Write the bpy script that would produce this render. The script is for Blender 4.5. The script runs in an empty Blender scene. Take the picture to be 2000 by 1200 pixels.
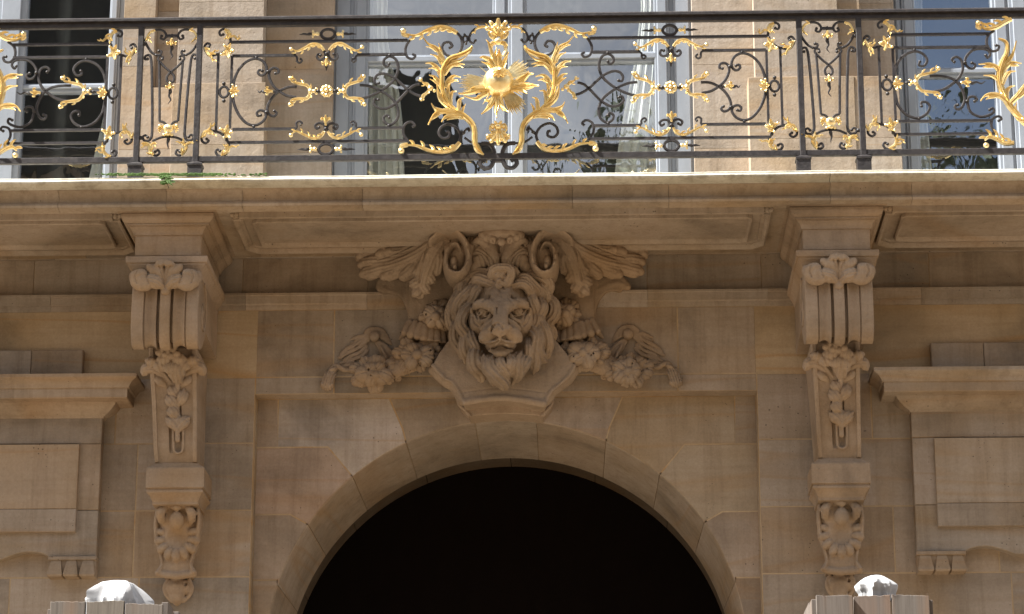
SUNEL, SUNFRONT, SUNE, SKYS, EXPO = 52, 15.5, 5.0, .043, 1.76
CLOUD0, CLOUD1 = .34, .55
import bpy, math, random, time
import numpy as np
from mathutils import Vector, Matrix
T0 = time.time()
random.seed(7)
RNG = np.random.default_rng(7)
scene = bpy.context.scene
col = scene.collection

# ------------------------------------------------------------------ camera
FPX, TH, PHI = 5290.0, math.radians(16.8), math.radians(1.71)
DCAM, HCAM = 17.5, 1.6
CAMR = (Matrix.Rotation(PHI, 3, 'Z') @ Matrix.Rotation(math.pi/2 + TH, 3, 'X'))
CAMP = Vector((0, -DCAM, HCAM))

def P(px, py, w=0.0):
    """point of the facade plane at depth w in front of the wall (y = -w)"""
    d = CAMR @ Vector(((px-1000)/FPX, -(py-600)/FPX, -1.0))
    t = (-w - CAMP.y) / d.y
    return CAMP + d*t

def XZ(px, py, w=0.0):
    p = P(px, py, w)
    return (p.x, p.z)

def Zp(py, w=0.0, px=330):
    return P(px, py, w).z

def Xp(px, w=0.0, py=600):
    return P(px, py, w).x

X0 = -0.567          # axis of the doorway
def mir(x): return 2*X0 - x

cam_d = bpy.data.cameras.new('camera'); cam = bpy.data.objects.new('camera', cam_d)
col.objects.link(cam)
cam.location = CAMP
cam.rotation_euler = (math.pi/2 + TH, 0, PHI)
cam_d.sensor_width = 36.0; cam_d.lens = FPX/2000*36.0
cam_d.clip_end = 2000
scene.camera = cam

# ------------------------------------------------------------------ objects
def tag(o, label=None, cat=None, group=None, kind=None):
    if label: o['label'] = label
    if cat: o['category'] = cat
    if group: o['group'] = group
    if kind: o['kind'] = kind
    return o

def empty(name, loc, label, cat, group=None, kind=None):
    o = bpy.data.objects.new(name, None); col.objects.link(o)
    o.location = loc; o.empty_display_size = .2
    return tag(o, label, cat, group, kind)

def link_mesh(name, me, mat, parent=None):
    o = bpy.data.objects.new(name, me); col.objects.link(o)
    if mat is not None: me.materials.append(mat)
    if parent is not None:
        o.parent = parent
        q = parent; off = Vector((0, 0, 0))
        while q is not None:
            off += q.location; q = q.parent
        o.location = -off
    return o

def empty_part(name, parent):
    o = bpy.data.objects.new(name, None); col.objects.link(o); o.parent = parent; o.empty_display_size = .1; return o

def copy_tree(o, parent=None, dx=0.0):
    c = o.copy(); col.objects.link(c); c.parent = parent
    for ch in list(o.children): copy_tree(ch, c)
    return c

class MB:
    """collects geometry, builds ONE mesh object"""
    def __init__(s): s.v = []; s.f = []; s.t = []; s.tint = (1, 1, 1)
    def add(s, vs, fs):
        n = len(s.v); s.v.extend([tuple(p) for p in vs]); s.t.extend([s.tint]*len(vs))
        s.f.extend([tuple(i+n for i in f) for f in fs])
    def mirrored(s, xc):
        m = MB(); m.v = [(2*xc-a, b, c) for a, b, c in s.v]
        m.f = [tuple(reversed(f)) for f in s.f]; m.t = list(s.t); return m
    def box(s, x0, x1, y0, y1, z0, z1, bev=0.0):
        x0, x1 = min(x0, x1), max(x0, x1); y0, y1 = min(y0, y1), max(y0, y1); z0, z1 = min(z0, z1), max(z0, z1)
        if bev <= 0:
            vs = [(x, y, z) for x in (x0, x1) for y in (y0, y1) for z in (z0, z1)]
            s.add(vs, [(0,1,3,2),(4,6,7,5),(0,4,5,1),(2,3,7,6),(0,2,6,4),(1,5,7,3)])
        else:
            b = min(bev, (x1-x0)/2.1, (y1-y0)/2.1, (z1-z0)/2.1)
            c = [(x0,x1),(y0,y1),(z0,z1)]
            vs = []; idx = {}
            for ix in (0,1):
                for iy in (0,1):
                    for iz in (0,1):
                        sg = (1-2*ix, 1-2*iy, 1-2*iz)
                        base = (c[0][ix], c[1][iy], c[2][iz])
                        for a in range(3):
                            p = [base[k] + (0 if k == a else sg[k]*b) for k in range(3)]
                            idx[(ix,iy,iz,a)] = len(vs); vs.append(tuple(p))
            fs = []
            for a in range(3):
                o1, o2 = (a+1)%3, (a+2)%3
                for sd in (0,1):
                    q = []
                    for (u, w_) in ((0,0),(1,0),(1,1),(0,1)):
                        k = [0,0,0]; k[a] = sd; k[o1] = u; k[o2] = w_
                        q.append(idx[(k[0],k[1],k[2],a)])
                    fs.append(tuple(q) if sd else tuple(reversed(q)))
            for a in range(3):          # edges along axis a
                o1, o2 = (a+1)%3, (a+2)%3
                for u in (0,1):
                    for w_ in (0,1):
                        k0 = [0,0,0]; k1 = [0,0,0]
                        k0[o1] = k1[o1] = u; k0[o2] = k1[o2] = w_; k1[a] = 1
                        q = (idx[(*k0,o1)], idx[(*k1,o1)], idx[(*k1,o2)], idx[(*k0,o2)])
                        fs.append(q if (u+w_) % 2 else tuple(reversed(q)))
            for ix in (0,1):
                for iy in (0,1):
                    for iz in (0,1):
                        q = tuple(idx[(ix,iy,iz,a)] for a in range(3))
                        fs.append(q if (ix+iy+iz) % 2 else tuple(reversed(q)))
            s.add(vs, fs)
    def prism(s, poly, y0, y1, bev=0.0, inset=0.0, back=True):
        """poly: list of (x,z); front at y0 (towards the viewer), back at y1"""
        if area(poly) < 0: poly = list(reversed(poly))
        if inset: poly = offset(poly, inset)
        n = len(poly)
        vs = []; fs = []
        if bev > 0:
            q = offset(poly, bev)
            vs += [(x, y0, z) for x, z in q]; vs += [(x, y0+bev, z) for x, z in poly]
            fs.append(tuple(range(n)))
            for i in range(n):
                j = (i+1) % n; fs.append((i, n+i, n+j, j))
            o = n
        else:
            vs += [(x, y0, z) for x, z in poly]; fs.append(tuple(range(n))); o = 0
        vs += [(x, y1, z) for x, z in poly]
        e = len(vs)-n
        for i in range(n):
            j = (i+1) % n; fs.append((o+i, e+i, e+j, o+j))
        if back: fs.append(tuple(e+i for i in reversed(range(n))))
        s.add(vs, fs)
    def rings(s, rings, close_u=True, cap0=True, cap1=True):
        n = len(rings[0]); vs = [p for r in rings for p in r]; fs = []
        for a in range(len(rings)-1):
            for i in range(n if close_u else n-1):
                j = (i+1) % n
                fs.append((a*n+i, a*n+j, (a+1)*n+j, (a+1)*n+i))
        if cap0: fs.append(tuple(reversed(range(n))))
        if cap1: fs.append(tuple((len(rings)-1)*n+i for i in range(n)))
        s.add(vs, fs)
    def tube(s, pts, rad, n=7, squash=None):
        """swept tube; rad number or list"""
        pts = [Vector(p) for p in pts]; m = len(pts)
        if not hasattr(rad, '__len__'): rad = [rad]*m
        up = Vector((0, -1, 0)); rg = []
        for i, p in enumerate(pts):
            t = (pts[min(i+1, m-1)]-pts[max(i-1, 0)])
            t = t.normalized() if t.length > 1e-9 else Vector((1,0,0))
            a = t.cross(up)
            a = a.normalized() if a.length > 1e-4 else Vector((1,0,0))
            b = a.cross(t).normalized()
            sq = squash or 1.0
            rg.append([tuple(p + a*(rad[i]*math.cos(2*math.pi*k/n)) + b*(rad[i]*sq*math.sin(2*math.pi*k/n))) for k in range(n)])
        s.rings(rg)
    def sqbar(s, a, b, r, depth=None):
        """square bar between two points of one depth"""
        a = Vector(a); b = Vector(b); t = (b-a).normalized(); d = depth or r
        n = Vector((-t.z, 0, t.x)); yv = Vector((0, 1, 0))
        rg = [[tuple(p+n*r*u+yv*d*w) for u, w in ((-1,-1),(1,-1),(1,1),(-1,1))] for p in (a, b)]
        s.rings(rg)
    def sphere(s, c, r, nu=10, nv=7):
        if not hasattr(r, '__len__'): r = (r, r, r)
        rg = []
        for j in range(1, nv):
            th = math.pi*j/nv
            rg.append([(c[0]+r[0]*math.sin(th)*math.cos(2*math.pi*i/nu), c[1]+r[1]*math.sin(th)*math.sin(2*math.pi*i/nu), c[2]+r[2]*math.cos(th)) for i in range(nu)])
        n0 = len(s.v); s.rings(rg, cap0=False, cap1=False)
        m = len(s.v); s.v += [(c[0], c[1], c[2]+r[2]), (c[0], c[1], c[2]-r[2])]; s.t += [s.tint]*2
        for i in range(nu):
            j = (i+1) % nu
            s.f.append((m, n0+i, n0+j)); b = n0+(nv-2)*nu
            s.f.append((m+1, b+j, b+i))
    def blade(s, pts, wid, y, thick, n=None, lift=0.0, hollow=0.0):
        """leaf blade in the XZ plane: lens cross section with a mid rib, lift = how far the tip leans to the viewer"""
        pts = [Vector((p[0], 0, p[1])) for p in pts]; m = len(pts); rg = []
        for i, p in enumerate(pts):
            t = pts[min(i+1, m-1)]-pts[max(i-1, 0)]
            t = t.normalized() if t.length > 1e-9 else Vector((1,0,0))
            nn = Vector((-t.z, 0, t.x)); w = wid[i]; th = thick*min(1.0, w/max(1e-6, max(wid))*1.3+.15)
            yy = y - lift*(i/(m-1))**2
            prof = [(-1, 0), (-.62, -.75), (-.22, -.55+hollow), (0, -1.0), (.22, -.55+hollow), (.62, -.75), (1, 0), (.5, .5), (-.5, .5)]
            rg.append([(p.x+nn.x*a*w, yy+b*th, p.z+nn.z*a*w) for a, b in prof])
        s.rings(rg)
    def build(s, name, mat, parent=None, sharp=30, smooth=True):
        me = bpy.data.meshes.new(name); me.from_pydata(s.v, [], s.f); me.validate()
        import bmesh
        bm = bmesh.new(); bm.from_mesh(me); bmesh.ops.recalc_face_normals(bm, faces=bm.faces); bm.to_mesh(me); bm.free()
        if len(me.vertices) == len(s.t):
            at = me.attributes.new('tint', 'FLOAT_COLOR', 'POINT')
            at.data.foreach_set('color', np.array([(a, b, c, 1) for a, b, c in s.t], dtype=np.float32).ravel())
        if smooth:
            me.polygons.foreach_set('use_smooth', [True]*len(me.polygons))
            me.set_sharp_from_angle(angle=math.radians(sharp))
        me.update()
        return link_mesh(name, me, mat, parent)

def area(p):
    return .5*sum(p[i][0]*p[(i+1) % len(p)][1]-p[(i+1) % len(p)][0]*p[i][1] for i in range(len(p)))

def offset(poly, d):
    """inset a counter-clockwise polygon by d"""
    n = len(poly); out = []
    for i in range(n):
        p0, p1, p2 = poly[i-1], poly[i], poly[(i+1) % n]
        def nrm(a, b):
            dx, dz = b[0]-a[0], b[1]-a[1]; l = math.hypot(dx, dz) or 1e-9
            return (-dz/l, dx/l)
        n1, n2 = nrm(p0, p1), nrm(p1, p2)
        k = 1+n1[0]*n2[0]+n1[1]*n2[1]
        k = max(k, .25)
        out.append((p1[0]+d*(n1[0]+n2[0])/k, p1[1]+d*(n1[1]+n2[1])/k))
    return out

def spl(pts, n=6, closed=False):
    """Catmull-Rom through the points"""
    pts = [np.array(p, float) for p in pts]; m = len(pts); out = []
    if m < 3: 
        return [tuple(pts[0]*(1-t)+pts[-1]*t) for t in np.linspace(0, 1, n+1)]
    for i in range(m-1):
        p0 = pts[max(i-1, 0)]; p1 = pts[i]; p2 = pts[i+1]; p3 = pts[min(i+2, m-1)]
        for k in range(n):
            t = k/n
            out.append(tuple(.5*((2*p1)+(-p0+p2)*t+(2*p0-5*p1+4*p2-p3)*t*t+(-p0+3*p1-3*p2+p3)*t**3)))
    out.append(tuple(pts[-1])); return out

def lerps(vals, n):
    """resample a list of numbers to n values"""
    return list(np.interp(np.linspace(0, 1, n), np.linspace(0, 1, len(vals)), vals))

def cornice(mb, prof, xa, xb, wback, ret=(True, True), wref=None):
    """moulding along X. prof: [(w, z)...]; returned at its ends"""
    wref = prof[0][0] if wref is None else wref
    rows = []
    for w, z in prof:
        e = w-wref
        l = xa-e if ret[0] else xa; r = xb+e if ret[1] else xb
        rows.append([(l, -wback, z), (l, -w, z), (r, -w, z), (r, -wback, z)])
    mb.rings(rows, close_u=False, cap0=True, cap1=True)

# ------------------------------------------------------------------ sculpting with a distance field
class Sculpt:
    def __init__(s, lo, hi, h):
        s.lo = np.array(lo, float); s.h = h
        s.n = np.ceil((np.array(hi)-s.lo)/h).astype(int)+1
        s.ax = [s.lo[i]+h*np.arange(s.n[i]) for i in range(3)]
        s.d = np.full(s.n, .3, dtype=np.float32)
    def sl(s, lo, hi):
        a = np.clip(np.floor((np.array(lo)-s.lo)/s.h).astype(int), 0, s.n)
        b = np.clip(np.ceil((np.array(hi)-s.lo)/s.h).astype(int)+1, 0, s.n)
        if (b <= a).any(): return None
        S = tuple(slice(a[i], b[i]) for i in range(3))
        return S, s.ax[0][S[0]][:,None,None].astype(np.float32), s.ax[1][S[1]][None,:,None].astype(np.float32), s.ax[2][S[2]][None,None,:].astype(np.float32)
    def comb(s, S, e, k, sub):
        d = s.d[S]
        if sub:
            e = -e
            hh = np.maximum(k-np.abs(d-e), 0)/k; s.d[S] = np.maximum(d, e)+hh*hh*k*.25
        else:
            hh = np.maximum(k-np.abs(d-e), 0)/k; s.d[S] = np.minimum(d, e)-hh*hh*k*.25
    def ell(s, c, r, rot=0.0, k=.012, sub=False, groove=None):
        c = np.array(c, float); r = np.array(r, float); m = max(r[0], r[1])+k+3*s.h; mw = r[2]+k+3*s.h
        q = s.sl(c-(m, m, mw), c+(m, m, mw))
        if q is None: return
        S, X, Z, W = q
        ca, sa = math.cos(rot), math.sin(rot)
        dx, dz, dw = X-c[0], Z-c[1], W-c[2]
        u = dx*ca+dz*sa; v = -dx*sa+dz*ca
        k0 = np.sqrt((u/r[0])**2+(v/r[1])**2+(dw/r[2])**2)
        k1 = np.sqrt((u/r[0]**2)**2+(v/r[1]**2)**2+(dw/r[2]**2)**2)+1e-6
        e = k0*(k0-1)/k1
        if groove: e = e - groove[0]*np.cos(2*np.pi*u/groove[1])
        s.comb(S, e.astype(np.float32), k, sub)
    def chain(s, pts, rad, flat=1.0, k=.01, sub=False, groove=None, n=5):
        """tapered limb through pts (x,z,w); flat = depth/width ratio"""
        P3 = np.array(spl(pts, n)); R = np.array(lerps(rad, len(P3)))
        m = R.max()*max(1, flat)+k+3*s.h
        q = s.sl(P3.min(0)-m, P3.max(0)+m)
        if q is None: return
        S0, X, Z, W = q
        e = np.full((X.shape[0], Z.shape[1], W.shape[2]), .3, dtype=np.float32)
        o = [S0[i].start for i in range(3)]
        for a, b, ra, rb in zip(P3[:-1], P3[1:], R[:-1], R[1:]):
            mm = max(ra, rb); mw = mm*max(1, flat)+k+3*s.h; mm = mm+k+3*s.h
            q = s.sl(np.minimum(a, b)-(mm, mm, mw), np.maximum(a, b)+(mm, mm, mw))
            if q is None: continue
            S, X, Z, W = q
            T = tuple(slice(S[i].start-o[i], S[i].stop-o[i]) for i in range(3))
            ba = b-a; ba2 = np.array((ba[0], ba[1], ba[2]/flat)); L = (ba2**2).sum()+1e-12
            px, pz, pw = X-a[0], Z-a[1], (W-a[2])/flat
            hh = np.clip((px*ba2[0]+pz*ba2[1]+pw*ba2[2])/L, 0, 1)
            dd = np.sqrt((px-ba2[0]*hh)**2+(pz-ba2[1]*hh)**2+(pw-ba2[2]*hh)**2)-(ra+(rb-ra)*hh)
            if groove:
                l2 = math.hypot(ba[0], ba[1])+1e-9
                lat = (px*(-ba[1])+pz*ba[0])/l2
                dd = dd-groove[0]*np.cos(2*np.pi*lat/groove[1])
            if flat < 1: dd = dd*(flat*.5+.5)
            e[T] = np.minimum(e[T], dd.astype(np.float32))
        s.comb(S0, e, k, sub)
    def slab(s, poly, w0, w1, k=.006, sub=False):
        """extruded polygon (x,z) between depths w0<w1"""
        p = np.array(poly, float)
        q = s.sl((*(p.min(0)-k-.02), w0-k-.02), (*(p.max(0)+k+.02), w1+k+.02))
        if q is None: return
        S, X, Z, W = q
        X2 = np.broadcast_to(X[:,:,0], (X.shape[0], Z.shape[1])); Z2 = np.broadcast_to(Z[:,:,0], X2.shape)
        d = np.full(X2.shape, 9.0); inside = np.zeros(X2.shape, bool)
        m = len(p)
        for i in range(m):
            a, b = p[i], p[(i+1) % m]; ba = b-a
            hh = np.clip(((X2-a[0])*ba[0]+(Z2-a[1])*ba[1])/((ba**2).sum()+1e-12), 0, 1)
            d = np.minimum(d, np.hypot(X2-a[0]-ba[0]*hh, Z2-a[1]-ba[1]*hh))
            c = ((a[1] > Z2) != (b[1] > Z2)) & (X2 < (b[0]-a[0])*(Z2-a[1])/((b[1]-a[1]) or 1e-12)+a[0])
            inside ^= c
        d = np.where(inside, -d, d)[:,:,None]
        e = np.maximum(d, np.maximum(W-w1, w0-W)).astype(np.float32)
        s.comb(S, e, k, sub)
    def engrave(s, pts, r, amp, wlo=-9, whi=9, n=5):
        """press a groove (amp>0) or raise a ridge (amp<0) along a path of (x,z) seen from the front"""
        p = np.array(spl(pts, n))[:, :2]
        q = s.sl((*(p.min(0)-3*r), max(wlo, s.lo[2])), (*(p.max(0)+3*r), min(whi, s.ax[2][-1])))
        if q is None: return
        S, X, Z, W = q
        X2 = X[:,:,0]; Z2 = Z[:,:,0]; d = np.full((X.shape[0], Z.shape[1]), 9.0)
        for a, b in zip(p[:-1], p[1:]):
            ba = b-a
            hh = np.clip(((X2-a[0])*ba[0]+(Z2-a[1])*ba[1])/((ba**2).sum()+1e-12), 0, 1)
            d = np.minimum(d, np.hypot(X2-a[0]-ba[0]*hh, Z2-a[1]-ba[1]*hh))
        s.d[S] += (amp*np.exp(-(d/r)**2))[:,:,None].astype(np.float32)
    def noise(s, amp, cells):
        """worn, hand-cut unevenness"""
        g = RNG.standard_normal([max(2, int(n*s.h/cells)+2) for n in s.n]).astype(np.float32)
        f = g
        for ax in range(3):
            m = f.shape[ax]; x = np.linspace(0, m-1.001, s.n[ax]); i = x.astype(int); t = (x-i); t = t*t*(3-2*t)
            sh = [1, 1, 1]; sh[ax] = -1; t = t.reshape(sh).astype(np.float32)
            f = np.take(f, i, ax)*(1-t)+np.take(f, np.minimum(i+1, m-1), ax)*t
        s.d += amp*f
    def mesh(s):
        d = s.d.copy()
        for ax in range(3):                        # close the volume at its border
            sl = [slice(None)]*3
            for e in (0, -1):
                sl[ax] = e; d[tuple(sl)] = np.maximum(d[tuple(sl)], .001)
        sg = d < 0
        nx, ny, nz = d.shape
        c = np.zeros((nx-1, ny-1, nz-1), np.int8)
        for i in (0,1):
            for j in (0,1):
                for k in (0,1): c += sg[i:nx-1+i, j:ny-1+j, k:nz-1+k]
        act = (c > 0) & (c < 8)
        I, J, K = np.nonzero(act); N = len(I)
        idx = np.full(act.shape, -1, np.int32); idx[I, J, K] = np.arange(N)
        pos = np.zeros((N, 3)); cnt = np.zeros(N)
        for ax in range(3):
            o1, o2 = (ax+1) % 3, (ax+2) % 3
            for u in (0,1):
                for v in (0,1):
                    of = np.zeros(3, int); of[o1] = u; of[o2] = v
                    a = d[I+of[0], J+of[1], K+of[2]]; of2 = of.copy(); of2[ax] = 1
                    b = d[I+of2[0], J+of2[1], K+of2[2]]
                    m = (a < 0) != (b < 0)
                    t = np.where(m, a/np.where(m, a-b, 1), 0)
                    pt = np.zeros((N, 3)); pt[:] = of; pt[:, ax] = t
                    pos[m] += pt[m]; cnt[m] += 1
        pos /= cnt[:, None]
        V = s.lo+s.h*(np.stack([I, J, K], 1)+pos)
        F = []
        for ax in range(3):
            o1, o2 = (ax+1) % 3, (ax+2) % 3
            a = [slice(1, -1)]*3; a[ax] = slice(0, -1); b = [slice(1, -1)]*3; b[ax] = slice(1, None)
            m = sg[tuple(a)] != sg[tuple(b)]; pos_in = sg[tuple(a)]
            Q = np.argwhere(m)
            if len(Q) == 0: continue
            p = Q.copy(); p[:, o1] += 1; p[:, o2] += 1
            def cell(u, v):
                r = p.copy(); r[:, o1] += u; r[:, o2] += v
                return idx[r[:,0], r[:,1], r[:,2]]
            q = np.stack([cell(-1,-1), cell(0,-1), cell(0,0), cell(-1,0)], 1)
            flip = ~pos_in[m]
            q[flip] = q[flip][:, ::-1]
            F.append(q)
        F = np.concatenate(F)
        V = np.stack([V[:,0], -V[:,2], V[:,1]], 1)       # (x, z, w) -> world: swaps two axes and mirrors one: keeps orientation
        return V, F
    def build(s, name, mat, parent=None, mirror=None, tint=(1,1,1)):
        V, F = s.mesh()
        if mirror is not None:
            V = V.copy(); V[:,0] = 2*mirror-V[:,0]; F = F[:, ::-1]
        me = bpy.data.meshes.new(name)
        me.vertices.add(len(V)); me.vertices.foreach_set('co', V.astype(np.float32).ravel())
        me.loops.add(F.size); me.loops.foreach_set('vertex_index', F.astype(np.int32).ravel())
        me.polygons.add(len(F)); me.polygons.foreach_set('loop_start', np.arange(0, F.size, 4, dtype=np.int32))
        me.polygons.foreach_set('loop_total', np.full(len(F), 4, np.int32))
        me.update(calc_edges=True); me.validate()
        me.polygons.foreach_set('use_smooth', [True]*len(F))
        at = me.attributes.new('tint', 'FLOAT_COLOR', 'POINT')
        at.data.foreach_set('color', np.tile(np.array((*tint, 1), np.float32), len(V)))
        return link_mesh(name, me, mat, parent)
# ------------------------------------------------------------------ materials
def new_mat(name):
    m = bpy.data.materials.new(name); m.use_nodes = True
    nt = m.node_tree; nt.nodes.clear()
    out = nt.nodes.new('ShaderNodeOutputMaterial'); b = nt.nodes.new('ShaderNodeBsdfPrincipled')
    nt.links.new(b.outputs[0], out.inputs[0])
    return m, nt, b

def nd(nt, typ, **kw):
    n = nt.nodes.new(typ)
    for k, v in kw.items():
        if k.startswith('_'): setattr(n, k[1:], v)
        else:
            n.inputs[k.replace('__', ' ')].default_value = v
    return n

def noise_n(nt, vec, scale, detail=4, rough=.55, dist=0.0):
    n = nd(nt, 'ShaderNodeTexNoise', Scale=scale, Detail=detail, Roughness=rough, Distortion=dist)
    nt.links.new(vec, n.inputs['Vector']); return n.outputs['Fac']

def ramp(nt, fac, stops):
    r = nt.nodes.new('ShaderNodeValToRGB'); e = r.color_ramp.elements
    while len(e) < len(stops): e.new(.5)
    for el, (p, c) in zip(e, stops):
        el.position = p; el.color = (*c, 1) if len(c) == 3 else c
    nt.links.new(fac, r.inputs[0]); return r.outputs[0]

def mixc(nt, a, b, fac, mode='MIX'):
    m = nt.nodes.new('ShaderNodeMix'); m.data_type = 'RGBA'; m.blend_type = mode
    for s, v in ((m.inputs[0], fac), (m.inputs[6], a), (m.inputs[7], b)):
        if hasattr(v, 'is_linked'): nt.links.new(v, s)
        else: s.default_value = v if not hasattr(v, '__len__') else (*v, 1)
    return m.outputs[2]

def mapping(nt, vec, scale):
    m = nt.nodes.new('ShaderNodeMapping'); m.inputs['Scale'].default_value = scale
    nt.links.new(vec, m.inputs[0]); return m.outputs[0]

def math_n(nt, op, a, b=0.0):
    m = nt.nodes.new('ShaderNodeMath'); m.operation = op
    for s, v in ((m.inputs[0], a), (m.inputs[1], b)):
        if hasattr(v, 'is_linked'): nt.links.new(v, s)
        else: s.default_value = v
    return m.outputs[0]

def stone_mat(name, base, vein=.5, bump=.35, streak=.3, pits=.6):
    m, nt, b = new_mat(name)
    tc = nt.nodes.new('ShaderNodeTexCoord'); g = nt.nodes.new('ShaderNodeNewGeometry')
    at = nt.nodes.new('ShaderNodeAttribute'); at.attribute_name = 'tint'
    of = nt.nodes.new('ShaderNodeVectorMath'); of.operation = 'MULTIPLY'; nt.links.new(at.outputs['Color'], of.inputs[0]); of.inputs[1].default_value = (61, 37, 83)
    ad = nt.nodes.new('ShaderNodeVectorMath'); ad.operation = 'ADD'; nt.links.new(g.outputs['Position'], ad.inputs[0]); nt.links.new(of.outputs[0], ad.inputs[1])
    v = ad.outputs[0]                                  # every block is cut from another piece of rock
    big = noise_n(nt, v, 1.3, 5, .6, .4)
    c = ramp(nt, big, [(.32, [x*.66 for x in base]), (.5, base), (.72, [min(1, x*1.18) for x in (base[0], base[1]*1.01, base[2]*1.06)])])
    bed = noise_n(nt, mapping(nt, v, (.6, .6, 9)), 2.2, 5, .6, .6)            # bedding lines of the stone
    c = mixc(nt, c, ramp(nt, bed, [(.35, (.80, .72, .64)), (.6, (1.05, 1.05, 1.05))]), .28, 'MULTIPLY')
    warm = noise_n(nt, mapping(nt, v, (1, 1, 1.6)), .9, 3, .5, .8)              # ochre stains
    c = mixc(nt, c, (base[0]*.95, base[1]*.78, base[2]*.52), ramp(nt, warm, [(.5, (0, 0, 0)), (.75, (.6, .6, .6))]), 'MIX')
    vn = noise_n(nt, mapping(nt, v, (.22, .22, 2.4)), 1.0, 2, .4, .5)                # iron-stained veins
    c = mixc(nt, c, (base[0]*.95, base[1]*.68, base[2]*.36), ramp(nt, vn, [(.505, (0, 0, 0)), (.52, (vein,)*3), (.528, (vein*.7,)*3), (.55, (0, 0, 0))]), 'MIX')
    drip = noise_n(nt, mapping(nt, g.outputs['Position'], (7, 7, .45)), 2.0, 5, .68, .3)            # run-off streaks
    c = mixc(nt, c, ramp(nt, drip, [(.34, (.5, .44, .38)), (.5, (.97, .97, .97)), (.72, (1.14, 1.15, 1.18))]), streak, 'MULTIPLY')
    fine = noise_n(nt, v, 60, 5, .7)
    c = mixc(nt, c, ramp(nt, fine, [(.3, (.8, .78, .75)), (.7, (1.12, 1.12, 1.12))]), .55, 'MULTIPLY')
    vo = nd(nt, 'ShaderNodeTexVoronoi', Scale=26.0); nt.links.new(v, vo.inputs['Vector'])
    pm = noise_n(nt, v, 2.6, 3, .6)
    sz = math_n(nt, 'MULTIPLY', ramp(nt, pm, [(.45, (0, 0, 0)), (.7, (1, 1, 1))]), .16)
    pit = math_n(nt, 'LESS_THAN', vo.outputs['Distance'], sz)
    c = mixc(nt, c, (.05, .038, .028), math_n(nt, 'MULTIPLY', pit, pits), 'MIX')
    c = mixc(nt, c, at.outputs['Color'], 1.0, 'MULTIPLY')
    nt.links.new(c, b.inputs['Base Color'])
    b.inputs['Roughness'].default_value = .88; b.inputs['Specular IOR Level'].default_value = .2
    h = math_n(nt, 'ADD', math_n(nt, 'MULTIPLY', fine, .5), math_n(nt, 'MULTIPLY', noise_n(nt, v, 14, 5, .65), 1.2))
    h = math_n(nt, 'SUBTRACT', h, math_n(nt, 'MULTIPLY', pit, .8))
    bp = nd(nt, 'ShaderNodeBump', Strength=bump, Distance=.012); nt.links.new(h, bp.inputs['Height'])
    nt.links.new(bp.outputs[0], b.inputs['Normal'])
    return m

STONE = stone_mat('limestone', (.355, .298, .242), vein=.3, bump=.28)
SLABST = stone_mat('balcony_limestone', (.385, .318, .248), vein=.1, streak=.35)
CARVED = stone_mat('carved_limestone', (.355, .278, .208), vein=.0, bump=.6, streak=.22, pits=.25)
MORTAR = stone_mat('lime_mortar', (.44, .34, .225), bump=.2, streak=.1, pits=.1)
LEDGE = stone_mat('weathered_ledge_stone', (.54, .53, .47), vein=0, bump=.4, streak=.5, pits=.2)

def iron_mat():
    m, nt, b = new_mat('black_wrought_iron')
    g = nt.nodes.new('ShaderNodeNewGeometry'); v = g.outputs['Position']
    n1 = noise_n(nt, v, 30, 4, .6)
    nt.links.new(ramp(nt, n1, [(.3, (.016, .0135, .0145)), (.6, (.032, .027, .028)), (.8, (.06, .048, .043))]), b.inputs['Base Color'])
    nt.links.new(ramp(nt, noise_n(nt, v, 18, 3, .6), [(.3, (.38,)*3), (.7, (.62,)*3)]), b.inputs['Roughness'])
    bp = nd(nt, 'ShaderNodeBump', Strength=.5, Distance=.004); nt.links.new(noise_n(nt, v, 55, 4, .6), bp.inputs['Height'])
    nt.links.new(bp.outputs[0], b.inputs['Normal']); return m
IRON = iron_mat()

def gold_mat():
    m, nt, b = new_mat('gilding')
    g = nt.nodes.new('ShaderNodeNewGeometry'); v = g.outputs['Position']
    nt.links.new(ramp(nt, noise_n(nt, v, 25, 4, .6), [(.3, (.90, .69, .33)), (.65, (.98, .83, .49))]), b.inputs['Base Color'])
    b.inputs['Metallic'].default_value = .92
    nt.links.new(ramp(nt, noise_n(nt, v, 40, 3, .6), [(.3, (.3,)*3), (.7, (.46,)*3)]), b.inputs['Roughness'])
    bp = nd(nt, 'ShaderNodeBump', Strength=.25, Distance=.003); nt.links.new(noise_n(nt, v, 70, 3, .6), bp.inputs['Height'])
    nt.links.new(bp.outputs[0], b.inputs['Normal']); return m
GOLD = gold_mat()

def paint_mat(name, colr, rough=.5, var=.12):
    m, nt, b = new_mat(name)
    g = nt.nodes.new('ShaderNodeNewGeometry'); v = g.outputs['Position']
    nt.links.new(ramp(nt, noise_n(nt, mapping(nt, v, (3, 3, 1)), 3, 5, .6), [(.3, [x*(1-var) for x in colr]), (.7, [x*(1+var*.5) for x in colr])]), b.inputs['Base Color'])
    b.inputs['Roughness'].default_value = rough
    bp = nd(nt, 'ShaderNodeBump', Strength=.15, Distance=.004); nt.links.new(noise_n(nt, v, 30, 4, .6), bp.inputs['Height'])
    nt.links.new(bp.outputs[0], b.inputs['Normal']); return m
FRAME = paint_mat('grey_blue_window_paint', (.27, .30, .35))
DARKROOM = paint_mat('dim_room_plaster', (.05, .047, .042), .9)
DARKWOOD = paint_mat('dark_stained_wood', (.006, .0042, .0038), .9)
DARKWOOD.node_tree.nodes['Principled BSDF'].inputs['Specular IOR Level'].default_value = .04

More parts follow.
